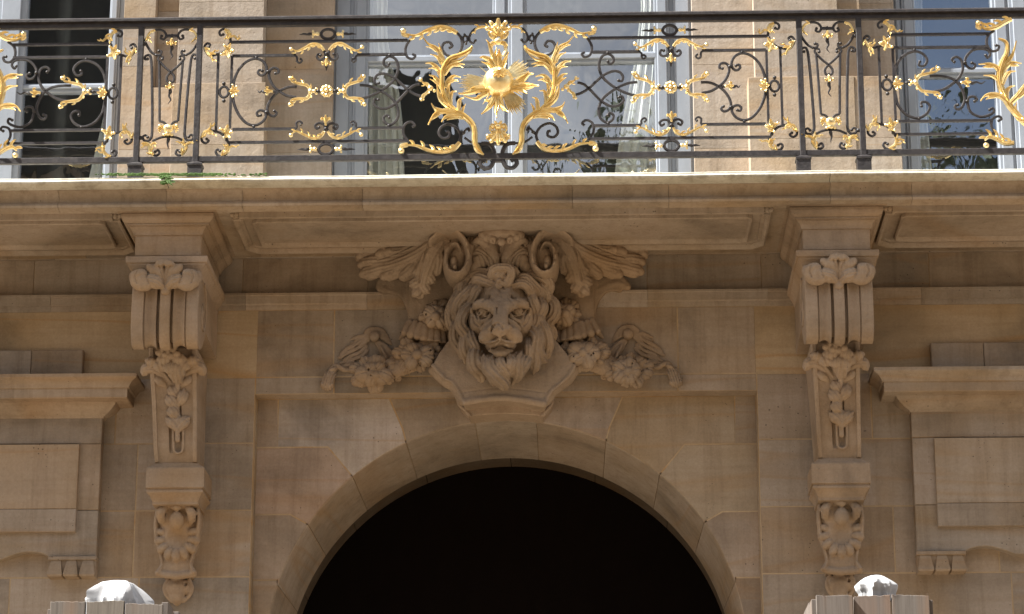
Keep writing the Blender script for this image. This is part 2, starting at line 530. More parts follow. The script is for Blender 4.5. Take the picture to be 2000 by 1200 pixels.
def glass_mat():
    m = bpy.data.materials.new('old_window_glass'); m.use_nodes = True
    nt = m.node_tree; nt.nodes.clear()
    out = nt.nodes.new('ShaderNodeOutputMaterial')
    tr = nd(nt, 'ShaderNodeBsdfTransparent', Color=(.86, .9, .9, 1))
    gl = nd(nt, 'ShaderNodeBsdfGlossy', Color=(.92, .95, 1, 1), Roughness=.012)
    mx = nt.nodes.new('ShaderNodeMixShader'); mx.inputs[0].default_value = .36
    g = nt.nodes.new('ShaderNodeNewGeometry'); v = g.outputs['Position']
    bp = nd(nt, 'ShaderNodeBump', Strength=.045, Distance=.03)
    nt.links.new(noise_n(nt, mapping(nt, v, (1, 1, .55)), 4.5, 2, .5, .6), bp.inputs['Height'])
    nt.links.new(bp.outputs[0], gl.inputs['Normal'])
    nt.links.new(tr.outputs[0], mx.inputs[1]); nt.links.new(gl.outputs[0], mx.inputs[2])
    nt.links.new(mx.outputs[0], out.inputs[0]); return m
GLASS = glass_mat()

def cloth_mat(name, colr, trans=.0):
    m, nt, b = new_mat(name)
    b.inputs['Base Color'].default_value = (*colr, 1); b.inputs['Roughness'].default_value = .9
    b.inputs['Specular IOR Level'].default_value = .15
    g = nt.nodes.new('ShaderNodeNewGeometry')
    bp = nd(nt, 'ShaderNodeBump', Strength=.15, Distance=.002); nt.links.new(noise_n(nt, g.outputs['Position'], 220, 2, .6), bp.inputs['Height'])
    nt.links.new(bp.outputs[0], b.inputs['Normal']); return m
CURTAIN = cloth_mat('curtain_linen', (.9, .89, .84))
TARP = cloth_mat('white_plastic_sheet', (.46, .465, .48))

def plank_mat():
    m, nt, b = new_mat('weathered_plank')
    g = nt.nodes.new('ShaderNodeNewGeometry'); v = g.outputs['Position']
    gr = noise_n(nt, mapping(nt, v, (95, 95, 2.2)), 1.0, 6, .7, .8)
    c = ramp(nt, gr, [(.25, (.085, .072, .062)), (.5, (.145, .127, .113)), (.75, (.19, .17, .154))])
    c = mixc(nt, c, (.22, .14, .09), ramp(nt, noise_n(nt, mapping(nt, v, (16, 16, 1.2)), 1, 3, .5), [(.55, (0,0,0)), (.75, (.6,.6,.6))]))
    c = mixc(nt, c, (.06, .045, .04), ramp(nt, noise_n(nt, mapping(nt, v, (9, 9, 5)), 1, 2, .5), [(.68, (0,0,0)), (.76, (.8,.8,.8))]))
    at = nt.nodes.new('ShaderNodeAttribute'); at.attribute_name = 'tint'
    c = mixc(nt, c, at.outputs['Color'], 1.0, 'MULTIPLY')
    nt.links.new(c, b.inputs['Base Color']); b.inputs['Roughness'].default_value = .85
    bp = nd(nt, 'ShaderNodeBump', Strength=.35, Distance=.002); nt.links.new(gr, bp.inputs['Height'])
    nt.links.new(bp.outputs[0], b.inputs['Normal']); return m
PLANK = plank_mat()

def ground_mat():
    m, nt, b = new_mat('pale_paving')
    g = nt.nodes.new('ShaderNodeNewGeometry'); v = g.outputs['Position']
    br = nd(nt, 'ShaderNodeTexBrick', Scale=1.0); br.inputs['Color1'].default_value = (.205, .155, .10, 1)
    br.inputs['Color2'].default_value = (.175, .127, .078, 1); br.inputs['Mortar'].default_value = (.08, .065, .05, 1)
    br.inputs['Mortar Size'].default_value = .008
    nt.links.new(v, br.inputs['Vector'])
    c = mixc(nt, br.outputs['Color'], ramp(nt, noise_n(nt, v, 3, 5, .6), [(.3, (.75,)*3), (.7, (1.05,)*3)]), .6, 'MULTIPLY')
    nt.links.new(c, b.inputs['Base Color']); b.inputs['Roughness'].default_value = .9
    return m
GROUND = ground_mat()
MOSS = paint_mat('moss_green', (.07, .13, .03), .95, .4)
# ------------------------------------------------------------------ ground
mb = MB(); mb.add([(-220, -220, 0), (220, -220, 0), (220, 40, 0), (-220, 40, 0)], [(0, 1, 2, 3)])
tag(mb.build('ground', GROUND), kind='structure')

# ------------------------------------------------------------------ building
BLD = empty('stone_building', (X0, 0, 0), 'pale limestone town house with a carved arched doorway and balcony windows above', 'building')
XL, XR = -9.0, 6.0

def rtint(a=.14, hue=.04):
    k = 1+random.uniform(-a, a); h = random.uniform(-hue, hue)
    return (k*(1+h), k, k*(1-h*1.3))

def zlist(pys, w, px): return [Zp(y, w, px) for y in pys]

ZP = Zp(768, 0, 900)                        # top of the recessed panel of the doorway
PX1 = Xp(498, 0, 780); PX2 = mir(PX1)
wA = -.12                                     # plane of the recessed panel
ZC = Zp(1279, wA, 990); R = Zp(822, wA, 990)-ZC
ZS0, ZS1 = Zp(603, 0, 900), Zp(571, .02, 900)    # string course
courses = [0.0]
c0 = zlist([738, 866, 997, 1127], 0, 470)
zz = c0[-1]
lst = list(reversed(c0))
low = []
k = zz
while k-.45 > .35: k -= .45; low.append(k)
courses = [0.0]+list(reversed(low))+lst+[ZS0]

mb = MB(); bk = MB()
def blocks(x0, x1, z0, z1, yf, yb, avg=.85, joints=None, mbb=None, a=.09, ins=.0042):
    mbb = mbb or mb
    if joints is None:
        n = max(1, round((x1-x0)/avg)); xs = [x0+(x1-x0)*i/n for i in range(n+1)]
        for i in range(1, n): xs[i] += random.uniform(-.18, .18)*(x1-x0)/n
    else: xs = [x0]+joints+[x1]
    for a_, b_ in zip(xs[:-1], xs[1:]):
        mbb.tint = rtint(a)
        mbb.prism([(a_, z0), (b_, z0), (b_, z1), (a_, z1)], yf, yb, bev=.0022, inset=ins, back=False)
for i, (z0, z1) in enumerate(zip(courses[:-1], courses[1:])):
    for (xa, xb) in ((XL, PX1), (PX2, XR)):
        if z1 <= ZP+.001: blocks(xa, xb, z0, z1, 0, .1)
        elif z0 >= ZP: pass
        else: blocks(xa, xb, z0, z1, 0, .1)
    if z0 >= ZP-.35:                                # courses that run across above the doorway
        za = max(z0, ZP)
        if z1 > ZP:
            jx = sorted([Xp(652, 0, 680), Xp(800, 0, 680), Xp(1160, 0, 680), Xp(1324, 0, 680)]) if z1 == ZS0 else [Xp(652, 0, 760), Xp(1324, 0, 760)]
            blocks(PX1, PX2, za, z1, 0, .1, joints=jx)
# mortar sheet behind the joints, with the hole for the panel
bk.box(XL, PX1-.001, .0018, .1, 0, ZS0-.001); bk.box(PX2+.001, XR, .0018, .1, 0, ZS0-.001); bk.box(PX1-.0008, PX2+.0008, .0018, .1, ZP+.002, ZS0-.001)
lw = mb.build('lower_wall', STONE, BLD); bk.build('mortar', MORTAR, lw)

# reveal of the panel
mb = MB(); mb.tint = (1, 1, 1)
mb.box(PX1, PX2, .005, .135, ZP-.0005, ZP+.006)
mb.box(PX1-.006, PX1-.0004, .101, .135, 0, ZP); mb.box(PX2+.0004, PX2+.006, .101, .135, 0, ZP)
mb.build('panel_reveal', STONE, BLD)

# ---- voussoirs of the recessed panel
def C8(cx, cy): return XZ(480+cx/1.961, 740+cy/1.961, wA)
def ang(p): return math.atan2(p[1]-ZC, p[0]-X0)
def arc(a0, a1, r=None, n=14):
    r = r or R
    return [(X0+r*math.cos(a0+(a1-a0)*i/n), ZC+r*math.sin(a0+(a1-a0)*i/n)) for i in range(n+1)]
def onarc(p):
    a = ang(p); return a
PT = ZP-.0008
pts = {k: C8(*v) for k, v in dict(k0=(880, 180), a1=(612, 240), a2=(600, 190), a3=(550, 75), b1=(405, 370), b2=(315, 262), b3=(125, 257), b4=(125, 75),
       c1=(240, 560), c2=(170, 520), d1=(138, 795), d2=(120, 772)).items()}
L = PX1+.0005
zb, zc_, zd = pts['b2'][1], pts['c2'][1], pts['d2'][1]
ak, aa, ab, ac, ad = (onarc(pts[k]) for k in ('k0', 'a1', 'b1', 'c1', 'd1'))
polys = [
 [pts['a3'][:1][0] and (pts['a3'][0], PT), *([pts['a2']]), *arc(aa, ak), (C8(812, 75)[0], PT)],
 [(pts['b4'][0], PT), (pts['b4'][0], zb), (pts['b2'][0], zb), *arc(ab, aa), pts['a2'], (pts['a3'][0], PT)],
 [(L, PT), (L, zb), (pts['b3'][0], zb), (pts['b4'][0], PT)],
 [(L, zb), (L, zc_), (pts['c2'][0], zc_), *arc(ac, ab), (pts['b2'][0], zb)],
 [(L, zc_), (L, zd), (pts['d2'][0], zd), *arc(ad, ac), (pts['c2'][0], zc_)],
 [(L, zd), (L, ZC), (X0-R, ZC), *arc(math.pi, ad)[1:], (pts['d2'][0], zd)],
]
tl = [(1, .97, .93), (1.24, 1.31, 1.46), (.92, .9, .9), (1.08, 1.0, .98), (1.0, .96, .93), (1, .97, .93)]
tr_ = [(1.12, 1.12, 1.16), (1.02, 1.0, .93), (.86, .84, .80), (1.02, 1, .92), (1.1, 1.08, 1.08), (.97, .95, .95)]
panel_ = empty_part('arch_panel', BLD)
def vouss(poly, t, name='voussoir'):
    m_ = MB(); m_.tint = t; m_.prism(poly, -wA, -wA+.06, bev=.0022, inset=.0045, back=False); m_.build(name, STONE, panel_)
for p, t1, t2 in zip(polys, tl, tr_):
    vouss(p, t1); vouss([(mir(x), z) for x, z in reversed(p)], t2)
z = ZC
while z > .01:
    z2 = max(0, z-.46)
    for a_, b_ in ((L, X0-R), (X0+R, mir(L))): vouss([(a_, z2), (b_, z2), (b_, z), (a_, z)], rtint(), 'jamb_stone')
    z = z2
vp = panel_
mo = MB()
mo.prism([(L, 0), (X0-R-.02, 0), (X0-R-.02, ZC)]+list(reversed(arc(math.pi/2, math.pi, R+.02, 40)))[1:]+[(X0, PT), (L, PT)], -wA+.0018, -wA+.06, back=False)
mo.prism([(mir(x), z) for x, z in reversed([(L, 0), (X0-R-.02, 0), (X0-R-.02, ZC)]+list(reversed(arc(math.pi/2, math.pi, R+.02, 40)))[1:]+[(X0, PT), (L, PT)])], -wA+.0018, -wA+.06, back=False)
mo.build('mortar', MORTAR, vp)

# ---- soffit of the arch: one curved stone per voussoir
mb = MB(); yA = -wA
angs_l = [ad, ac, ab, aa, ak]
edges = [math.pi]+angs_l+[math.pi-a for a in reversed(angs_l)]+[0.0]
def soffit(mb, a0, a1, y0, y1, r0, r1, th=.25, n=10):
    g = .0022/R
    rows = []
    for i in range(n+1):
        a = (a0-g)+((a1+g)-(a0-g))*i/n; c_, s_ = math.cos(a), math.sin(a)
        rows.append([(X0+(r+0)*c_, y, ZC+(r+0)*s_) for y, r in ((y0+.012, r0+.0045), (y0+.016, r0), (y1-.004, r1), (y1, r1+.004), (y1, r1+th), (y0+.012, r0+.1))])
    mb.rings(rows)
Y1 = yA+.93; RB = R-.035
for a0, a1 in zip(edges[:-1], edges[1:]):
    mb.tint = rtint(.08); soffit(mb, a0, a1, yA, Y1, R, RB)
for s in (-1, 1):
    z = ZC
    while z > .01:
        z2 = max(0, z-.46); mb.tint = rtint(.08)
        xa, xb = X0+s*R, X0+s*RB
        rows = [[(xa, yA+.012, zz_), (xb, Y1, zz_), (xb+s*.25, Y1, zz_), (xa+s*.1, yA+.012, zz_)] for zz_ in (z2+.002, z-.002)]
        mb.rings(rows); z = z2
ar = mb.build('arch_soffit', STONE, BLD)
mo = MB()
for i in range(60):
    a0, a1 = math.pi*i/60, math.pi*(i+1)/60
    q = []
    for a in (a0, a1):
        q += [(X0+(R+.006)*math.cos(a), yA+.02, ZC+(R+.006)*math.sin(a)), (X0+(RB+.006)*math.cos(a), Y1-.004, ZC+(RB+.006)*math.sin(a))]
    mo.add(q, [(0, 1, 3, 2)])
mo.build('mortar', MORTAR, ar)
# deeper second ring, then the dark door in it
mb = MB(); mb.tint = (.3, .28, .26)  # dark tint paints the shade of the deeper ring into its stone
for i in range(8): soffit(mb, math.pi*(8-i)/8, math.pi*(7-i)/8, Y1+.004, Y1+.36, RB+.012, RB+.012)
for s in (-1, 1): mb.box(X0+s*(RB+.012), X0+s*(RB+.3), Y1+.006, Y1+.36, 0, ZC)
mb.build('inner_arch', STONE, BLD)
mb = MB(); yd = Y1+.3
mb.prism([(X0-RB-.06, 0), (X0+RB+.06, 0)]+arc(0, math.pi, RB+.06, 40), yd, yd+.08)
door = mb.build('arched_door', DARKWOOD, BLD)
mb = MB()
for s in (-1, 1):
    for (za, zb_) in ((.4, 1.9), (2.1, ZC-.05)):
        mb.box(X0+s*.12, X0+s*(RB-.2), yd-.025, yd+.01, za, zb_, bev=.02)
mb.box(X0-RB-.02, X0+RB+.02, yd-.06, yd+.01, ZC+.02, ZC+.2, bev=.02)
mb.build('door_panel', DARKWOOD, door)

# ---- string course, frieze and bed mould under the balcony
mb = MB(); mb.tint = (1.02, 1, .97)
segs = [XL, Xp(100, 0), Xp(480, 0), Xp(717, 0), Xp(1265, 0), Xp(1500, 0), Xp(1800, 0), XR]
sc = [(0.0, ZS0-.002), (.006, ZS0), (.012, ZS0+.012), (.014, ZS0+.03), (.03, ZS0+.038), (.034, ZS1-.02), (.04, ZS1-.015), (.04, ZS1), (-.06, ZS1+.002)]
for a_, b_ in zip(segs[:-1], segs[1:]):
    mb.tint = rtint(.06); cornice(mb, sc, a_+.001, b_-.001, -.12, (False, False))
mb.build('string_course', STONE, BLD)
mb = MB(); ZF1 = Zp(492, 0.05, 900)
bl = [XL, Xp(60, 0), Xp(470, 0), Xp(717, 0), Xp(1265, 0), Xp(1490, 0), Xp(1820, 0), XR]
for a_, b_ in zip(bl[:-1], bl[1:]):
    mb.tint = rtint(.06); mb.prism([(a_, ZS1), (b_, ZS1), (b_, ZF1), (a_, ZF1)], .055, .15, bev=.003, inset=.0015, back=False)
mb.build('frieze', STONE, BLD)
mb = MB(); mb.box(XL, XR, .06, .2, ZS1-.01, ZF1+.3); mb.build('frieze_mortar', MORTAR, BLD)
ZSOF = Zp(402, 1.0, 1000)                      # underside of the balcony
ZTOP = Zp(338, 1.11, 1000)                     # top of the balcony
mb = MB(); mb.tint = (1, .98, .95)
bm_ = [(-.055, ZF1-.004), (-.03, ZF1-.004), (-.02, ZF1+.012), (.0, ZF1+.022), (.03, ZF1+.03), (.03, ZF1+.045), (.06, ZF1+.06), (.09, ZF1+.085), (.1, ZF1+.1), (.1, ZSOF+.01)]
for a_, b_ in zip(segs[:-1], segs[1:]):
    mb.tint = rtint(.05); cornice(mb, bm_, a_+.001, b_-.001, -.15, (False, False))
mb.build('bed_mould', STONE, BLD)

# ---- the two framed panels beside the doorway
def CA(cx, cy, w): return XZ(cx/2.143, 640+cy/2.143, w)
def surround(flip):
    fx = (lambda p: (mir(p[0]), p[1])) if flip else (lambda p: p)
    xe = CA(430, 384, .08)[0]; xl = XL+3.0
    root_mb = MB(); root_mb.tint = rtint(.05)
    zt = Zp(817, .08, 150)
    zb_ = CA(300, 960, .08)[1]
    bot = [(0, 975), (50, 955), (110, 940), (170, 945), (205, 960)]
    bb = [CA(a, b, .08) for a, b in bot]; bb = [(p[0], p[1]) for p in spl(bb, 5)]
    zsp = CA(300, 765, .08)[1]; zsp2 = CA(300, 487, .08)[1]
    xs_ = [xl, CA(95, 700, .08)[0], xe]
    def pr(poly, w, d, bev=.004, ins=.0015):
        poly = [fx(p) for p in poly]
        if area(poly) < 0: poly = list(reversed(poly))
        root_mb.tint = rtint(.06); root_mb.prism(poly, -w, -w+d, bev=bev, inset=ins, back=False)
    pr([(xl, zsp2), (xe, zsp2), (xe, zt+.01), (xl, zt+.01)], .08, .09)
    pr([(xl, zsp), (xe, zsp), (xe, zsp2), (xl, zsp2)], .08, .09)
    pr([(xl, bb[0][1])]+bb+[(xe, zb_), (xe, zsp), (xl, zsp)], .08, .09)
    sur = root_mb.build('door_surround', STONE, BLD)
    root_mb = MB()
    def pr2(poly, w, d, name, bev=.004):
        poly = [fx(p) for p in poly]
        if area(poly) < 0: poly = list(reversed(poly))
        m2 = MB(); m2.tint = rtint(.05); m2.prism(poly, -w, -w+d, bev=bev, back=False); return m2.build(name, STONE, sur)
    xp_ = CA(327, 600, .115)[0]
    za, zm, zb2 = CA(327, 487, .115)[1], CA(327, 758, .115)[1], CA(327, 855, .115)[1]
    m2 = MB()
    for (z0, z1) in ((zb2, zm), (zm, za)):
        poly = [fx(p) for p in [(xl, z0), (xp_, z0), (xp_, z1), (xl, z1)]]
        if area(poly) < 0: poly = list(reversed(poly))
        m2.tint = rtint(.05); m2.prism(poly, -.115, -.079, bev=.003, inset=.0012, back=False)
    m2.build('raised_panel', STONE, sur)
    # cornice
    zc1 = lambda y: Zp(y, .3, 150)
    prof = [(.075, zt-.004), (.085, zt), (.09, zt+.01), (.115, zt+.022), (.15, zt+.045), (.175, zt+.07), (.18, zt+.085), (.265, zt+.088), (.27, zt+.093), (.27, zc1(757)), (.283, zc1(756)), (.287, zc1(752)), (.305, zc1(745)), (.335, zc1(741)), (.34, zc1(739)), (.34, zc1(733)), (-.02, zc1(732))]
    m2 = MB(); m2.tint = (1.03, 1.0, .96)
    jx = [xl, CA(-120, 0, .08)[0], xe]
    m2.tint = rtint(.05); cornice(m2, prof, xl, xe, -.01, (False, True), wref=.08)
    if flip: m2 = m2.mirrored(X0)
    m2.build('cornice', STONE, sur)
    # attic blocks on the cornice
    for (a_, b_) in ((None, 129), (131, 346)):
        x0_ = xl if a_ is None else CA(a_, 150, .06)[0]; x1_ = CA(b_, 150, .06)[0]
        z0_ = Zp(736, .06, 100); z1_ = Zp(684, .06, 100)
        pr2([(x0_, z0_), (x1_, z0_), (x1_, z1_), (x0_, z1_)], .06, .07, 'attic_block', .005)
    # drops under the foot
    m2 = MB(); m2.tint = (1, .98, .96)
    a_ = CA(203, 968, .1)[0]; b_ = CA(402, 968, .1)[0]; zt2 = CA(203, 960, .1)[1]; zt3 = CA(203, 974, .1)[1]; zb3 = CA(203, 1036, .1)[1]
    m2.box(a_-.004, b_+.004, -.105, .0, zt3, zt2+.004, bev=.004)
    m2.box(a_+.002, b_-.002, -.088, .0, zb3+.004, zt3+.0005)
    for (t0, t1, u0, u1) in ((213, 252, 199, 263), (278, 316, 267, 329), (345, 388, 334, 400)):
        X = [CA(q, 1000, .1)[0] for q in (t0, t1, u0, u1)]
        m2.rings([[(X[0], -.094, zt3+.001), (X[1], -.094, zt3+.001), (X[1], 0, zt3+.001), (X[0], 0, zt3+.001)], [(X[2], -.125, zb3), (X[3], -.125, zb3), (X[3], 0, zb3), (X[2], 0, zb3)], [(X[2]+.004, -.12, zb3-.012), (X[3]-.004, -.12, zb3-.012), (X[3]-.004, 0, zb3-.012), (X[2]+.004, 0, zb3-.012)]])
    if flip: m2 = m2.mirrored(X0)
    m2.build('guttae', STONE, sur)
surround(False); surround(True)

# ------------------------------------------------------------------ upper wall
ZU0 = ZTOP-.02; ZU1 = ZTOP+5.0
def ux(px, w=0): return Xp(px, w, 150)
mb = MB(); bk = MB()
zpl = Zp(157, .06, 1000)                       # top of the plinth blocks
def ustrip(xa, xb, w, z0, z1, avg=9, h=None, a=.05):
    zz_ = z0; hs = h or .62
    while zz_ < z1-.01:
        z2 = min(z1, zz_+hs)
        blocks(xa, xb, zz_, z2, -w, .3, avg=avg, mbb=mb, a=a, ins=.0004); zz_ = z2
# left side
mb = MB()
ustrip(ux(237, -.02), ux(299, -.02), -.02, ZU0, ZU1)
ustrip(ux(299, -.02), ux(345, -.07), -.12, zpl, ZU1); ustrip(ux(299, -.02), ux(345, -.07), -.005, ZU0, zpl)
ustrip(ux(345, .04), ux(512, .04), .04, zpl, ZU1); ustrip(ux(338, .07), ux(519, .07), .07, ZU0, zpl)
ustrip(ux(512, .04), ux(648, -.04), -.11, ZU0, ZU1)
mb.build('pier', STONE, BLD); mb = MB()
# right side
ustrip(ux(1354, -.04), ux(1475, .04), -.11, ZU0, ZU1)
ustrip(ux(1475, .04), ux(1640, .04), .04, zpl, ZU1); ustrip(ux(1461, .07), ux(1668, .07), .07, ZU0, zpl)
ustrip(ux(1640, .04), ux(1684, 0), 0, zpl, ZU1); ustrip(ux(1684, 0), ux(1753, -.07), -.12, zpl, ZU1)
ustrip(ux(1668, .07), ux(1753, 0), .064, ZU0, zpl)
mb.build('pier', STONE, BLD); mb = MB()
# beyond the frame
ustrip(XL, ux(-330, 0), 0, ZU0, ZU1, avg=1); mb.build('upper_wall', STONE, BLD); mb = MB(); ustrip(ux(2330, 0), XR, 0, ZU0, ZU1, avg=1)
uw = mb.build('upper_wall', STONE, BLD)
bk.box(ux(239), ux(646), .135, .32, ZU0, ZU1); bk.box(ux(1356), ux(1751), .135, .32, ZU0, ZU1)
bk.box(XL, XR, .06, .35, ZU1+.001, ZU1+5); bk.box(XL, XR, .2, .4, ZSOF, ZU0)
bk.build('mortar', MORTAR, uw)
# dim rooms behind the windows
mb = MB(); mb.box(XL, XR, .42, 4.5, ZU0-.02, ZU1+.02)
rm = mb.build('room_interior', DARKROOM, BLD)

# ------------------------------------------------------------------ windows
def zpx(py, w): return Zp(py, w, 1000)
def bar_v(mb, x0, x1, y, d, z0, z1, steps=True):
    """upright with moulded edges"""
    mb.box(x0, x1, y, y+d, z0, z1, bev=.004)
    if steps and x1-x0 > .05:
        q = (x1-x0)
        mb.box(x0+q*.18, x1-q*.18, y-.014, y+.002, z0, z1, bev=.005)
def window(pxs, name):
    """pxs: verticals [(a,b,depth)], glass spans, bars"""
    wf = -.2
    fr = MB()
    for a_, b_, dd in pxs['v']: bar_v(fr, ux(a_, wf), ux(b_, wf), -wf-dd, .07, ZU0, ZU1)
    for (a_, b_, y0, y1) in pxs['h']:
        z1_, z0_ = zpx(y0, wf), zpx(y1, wf)
        fr.box(ux(a_, wf)-.01, ux(b_, wf)+.01, -wf-.003, -wf+.055, z0_, z1_, bev=.004)
        fr.box(ux(a_, wf)-.01, ux(b_, wf)+.01, -wf-.02, -wf+.0, z0_+.022, z1_-.014, bev=.005)
    for (a_, b_) in pxs['g']:                         # bottom rail and head
        fr.box(ux(a_, wf)-.01, ux(b_, wf)+.01, -wf-.002, -wf+.055, ZU0, ZU0+.12, bev=.004)
        fr.box(ux(a_, wf)-.01, ux(b_, wf)+.01, -wf-.002, -wf+.055, ZU1-.1, ZU1, bev=.004)
    root = fr.build('window', FRAME, BLD)
    for (a_, b_) in pxs['g']:
        zs = [ZU0+.1]+[zpx(.5*(y0+y1), wf) for (h0, h1, y0, y1) in pxs['h'] if h0 <= a_+2 and h1 >= b_-2]+[ZU1-.08]
        for z0_, z1_ in zip(zs[:-1], zs[1:]):
            g_ = MB(); t = random.uniform(-.004, .004); u_ = random.uniform(-.003, .003)
            x0_, x1_ = ux(a_, wf)-.008, ux(b_, wf)+.008
            g_.add([(x0_, -wf+.03-t, z0_), (x1_, -wf+.03+t, z0_), (x1_, -wf+.03+t+u_, z1_), (x0_, -wf+.03-t+u_, z1_)], [(0, 1, 2, 3)])
            g_.build('pane', GLASS, root)
    return root
window(dict(v=[(648, 690, 0), (690, 719, .02), (962, 992, .02), (992, 1029, .03), (1279, 1308, .02), (1308, 1356, 0)],
            h=[(719, 962, 106, 126), (1029, 1279, 104, 124)], g=[(719, 962), (1029, 1279)]), 'center')
window(dict(v=[(-330, -290, 0), (-290, -262, .02), (-50, -12, .02), (-12, 47, .03), (210, 228, .02), (228, 239, 0)],
            h=[(47, 210, 154, 171), (-262, -50, 154, 171)], g=[(47, 210), (-262, -50)]), 'left')
window(dict(v=[(1751, 1766, 0), (1766, 1791, .02), (1943, 1975, .02), (1975, 2015, .03), (2240, 2290, .02), (2290, 2332, 0)],
            h=[(1791, 1943, 142, 160), (2015, 2240, 142, 160)], g=[(1791, 1943), (2015, 2240)]), 'right')

# curtains hanging inside: folded cloth with its edge drawn aside
def curtain(label, left, right, w=-.38, folds=5):
    """left/right: [(px,py) top.. bottom] edges"""
    mb = MB(); n = 34; rows = []
    for k_ in range(15):
        py = -420+(345+420)*k_/14
        l = np.interp(py, [p[1] for p in left], [p[0] for p in left]); r = np.interp(py, [p[1] for p in right], [p[0] for p in right])
        z_ = Zp(py, w, 1000); row = []
        for i in range(n+1):
            t = i/n; x_ = Xp(l+(r-l)*t, w, py)
            ww = .028*math.sin(t*folds*2*math.pi+.5*math.sin(k_*.5))+.012*math.sin(t*folds*4.6*math.pi+1.3+k_*.12)
            row.append((x_, -w+ww, z_))
        back = [(x_, y_+.004, z__) for x_, y_, z__ in reversed(row)]
        rows.append(row+back)
    mb.rings(rows)
    o = mb.build('curtain', CURTAIN, None, sharp=80)
    tag(o, label, 'curtain', 'curtains behind the balcony windows')
curtain('white curtain gathered at the left side of the middle window', [(712, -420), (712, 345)], [(800, -420), (757, 0), (757, 90), (785, 200), (790, 345)])
curtain('white curtain swept across the right side of the middle window', [(1200, -420), (1254, 0), (1240, 120), (1213, 250), (1200, 345)], [(1292, -420), (1292, 345)], folds=4)
curtain('pale curtain showing low in the left window', [(228, -420), (222, 0), (212, 180), (183, 300), (172, 345)], [(240, -420), (240, 345)], folds=2)
curtain('pale curtain edge at the left side of the right window', [(1770, -420), (1770, 345)], [(1815, -420), (1800, 60), (1803, 150), (1812, 250), (1822, 345)], folds=2)
# ------------------------------------------------------------------ balcony slab
BAL = empty('stone_balcony', (X0, -.5, ZSOF), 'long moulded stone balcony slab with a pale weathered lip, resting on two corbels', 'balcony')
zw = lambda py, w: Zp(py, w, 1000)
prof = [(1.0, ZSOF), (1.012, zw(399.5, 1.012)), (1.035, zw(398, 1.03)), (1.04, zw(393, 1.04)), (1.03, zw(389, 1.03)), (1.005, zw(387.5, 1.0)), (1.004, zw(382, 1.0)), (1.012, zw(376, 1.01)), (1.03, zw(370, 1.03)), (1.055, zw(365, 1.05)), (1.07, zw(363.5, 1.07)), (1.07, zw(361, 1.07)), (.9, zw(360, 1.07))]
mb = MB()
sx = [XL, Xp(105, 1), Xp(318, 1), Xp(468, 1), Xp(705, 1), Xp(1120, 1), Xp(1310, 1), Xp(1629, 1), Xp(1790, 1), XR]
for a_, b_ in zip(sx[:-1], sx[1:]):
    mb.tint = rtint(.05, .02); cornice(mb, prof, a_+.0012, b_-.0012, -.1, (False, False))
slab = mb.build('slab', SLABST, BAL)
n1 = []
for k_ in range(9):                                  # torus of the lip
    a = -math.pi/2+math.pi*k_/8
    n1.append((1.095+.068*math.cos(a), .5*(zw(361.5, 1.08)+zw(345, 1.1))+.5*(zw(345, 1.1)-zw(361.5, 1.08))*math.sin(a)))
prof2 = [(.9, n1[0][1]-.001), (1.07, n1[0][1]-.001)]+n1+[(1.08, zw(344.5, 1.08)), (1.08, zw(343.5, 1.08)), (1.094, zw(343, 1.09)), (1.10, zw(340.5, 1.10)), (1.094, ZTOP), (.2, ZTOP+.012), (-.1, ZTOP+.012)]
mb = MB()
jx = [XL, Xp(320, 1.1), Xp(1629, 1.1), XR]
for a_, b_ in zip(jx[:-1], jx[1:]):
    n_ = 60; rows = []
    rr = [((a_+.002)+(b_-a_-.004)*i/n_) for i in range(n_+1)]
    vs = []
    for i, x_ in enumerate(rr):
        wob = [.0015*math.sin(x_*3.1+q*1.7)+.001*math.sin(x_*9.3+q*2.9)+random.uniform(-.0006, .0006) for q in range(3)]
        rows.append([(x_, -(w_+(wob[1] if w_ > 1.07 else 0)), z_+(wob[2] if 2 < q < len(prof2)-2 else 0)) for q, (w_, z_) in enumerate(prof2)])
    mb.rings(rows, close_u=False, cap0=True, cap1=True)
mb.build('ledge', LEDGE, BAL)

# moss along the lip, thickest by the joint over the left corbel
mb = MB()
for i in range(900):
    px = random.choice([random.gauss(320, 4), random.uniform(215, 440), random.uniform(240, 420), random.uniform(200, 520), random.gauss(320, 60)])
    if 312 < px < 330 and random.random() < .5: w_, py = 1.16+random.uniform(-.02, .004), random.uniform(344, 360)
    else: w_, py = 1.10, random.choice([342, 342.5, 341, 339.5])
    p = P(px, py+random.uniform(-.6, .6), w_)
    r = random.uniform(.003, .0075)
    mb.sphere(p, (r*1.7, r*.7, r*.8), 5, 4)
for i in range(16):                                  # small fern tuft
    p = P(325+random.uniform(-4, 2), 352+random.uniform(-4, 4), 1.16)
    a = random.uniform(-.9, .5); l = random.uniform(.025, .07)
    mb.blade([(p.x, p.z), (p.x+l*.6*math.cos(a), p.z+l*.6*math.sin(a)+.004), (p.x+l*math.cos(a), p.z+l*math.sin(a)-.006)], [.003, .006, .001], p.y-.006, .003, lift=.02)
tag(mb.build('moss', MOSS, None, sharp=70), 'green moss and a fern tuft on the balcony lip over the left corbel', 'moss', kind='stuff')

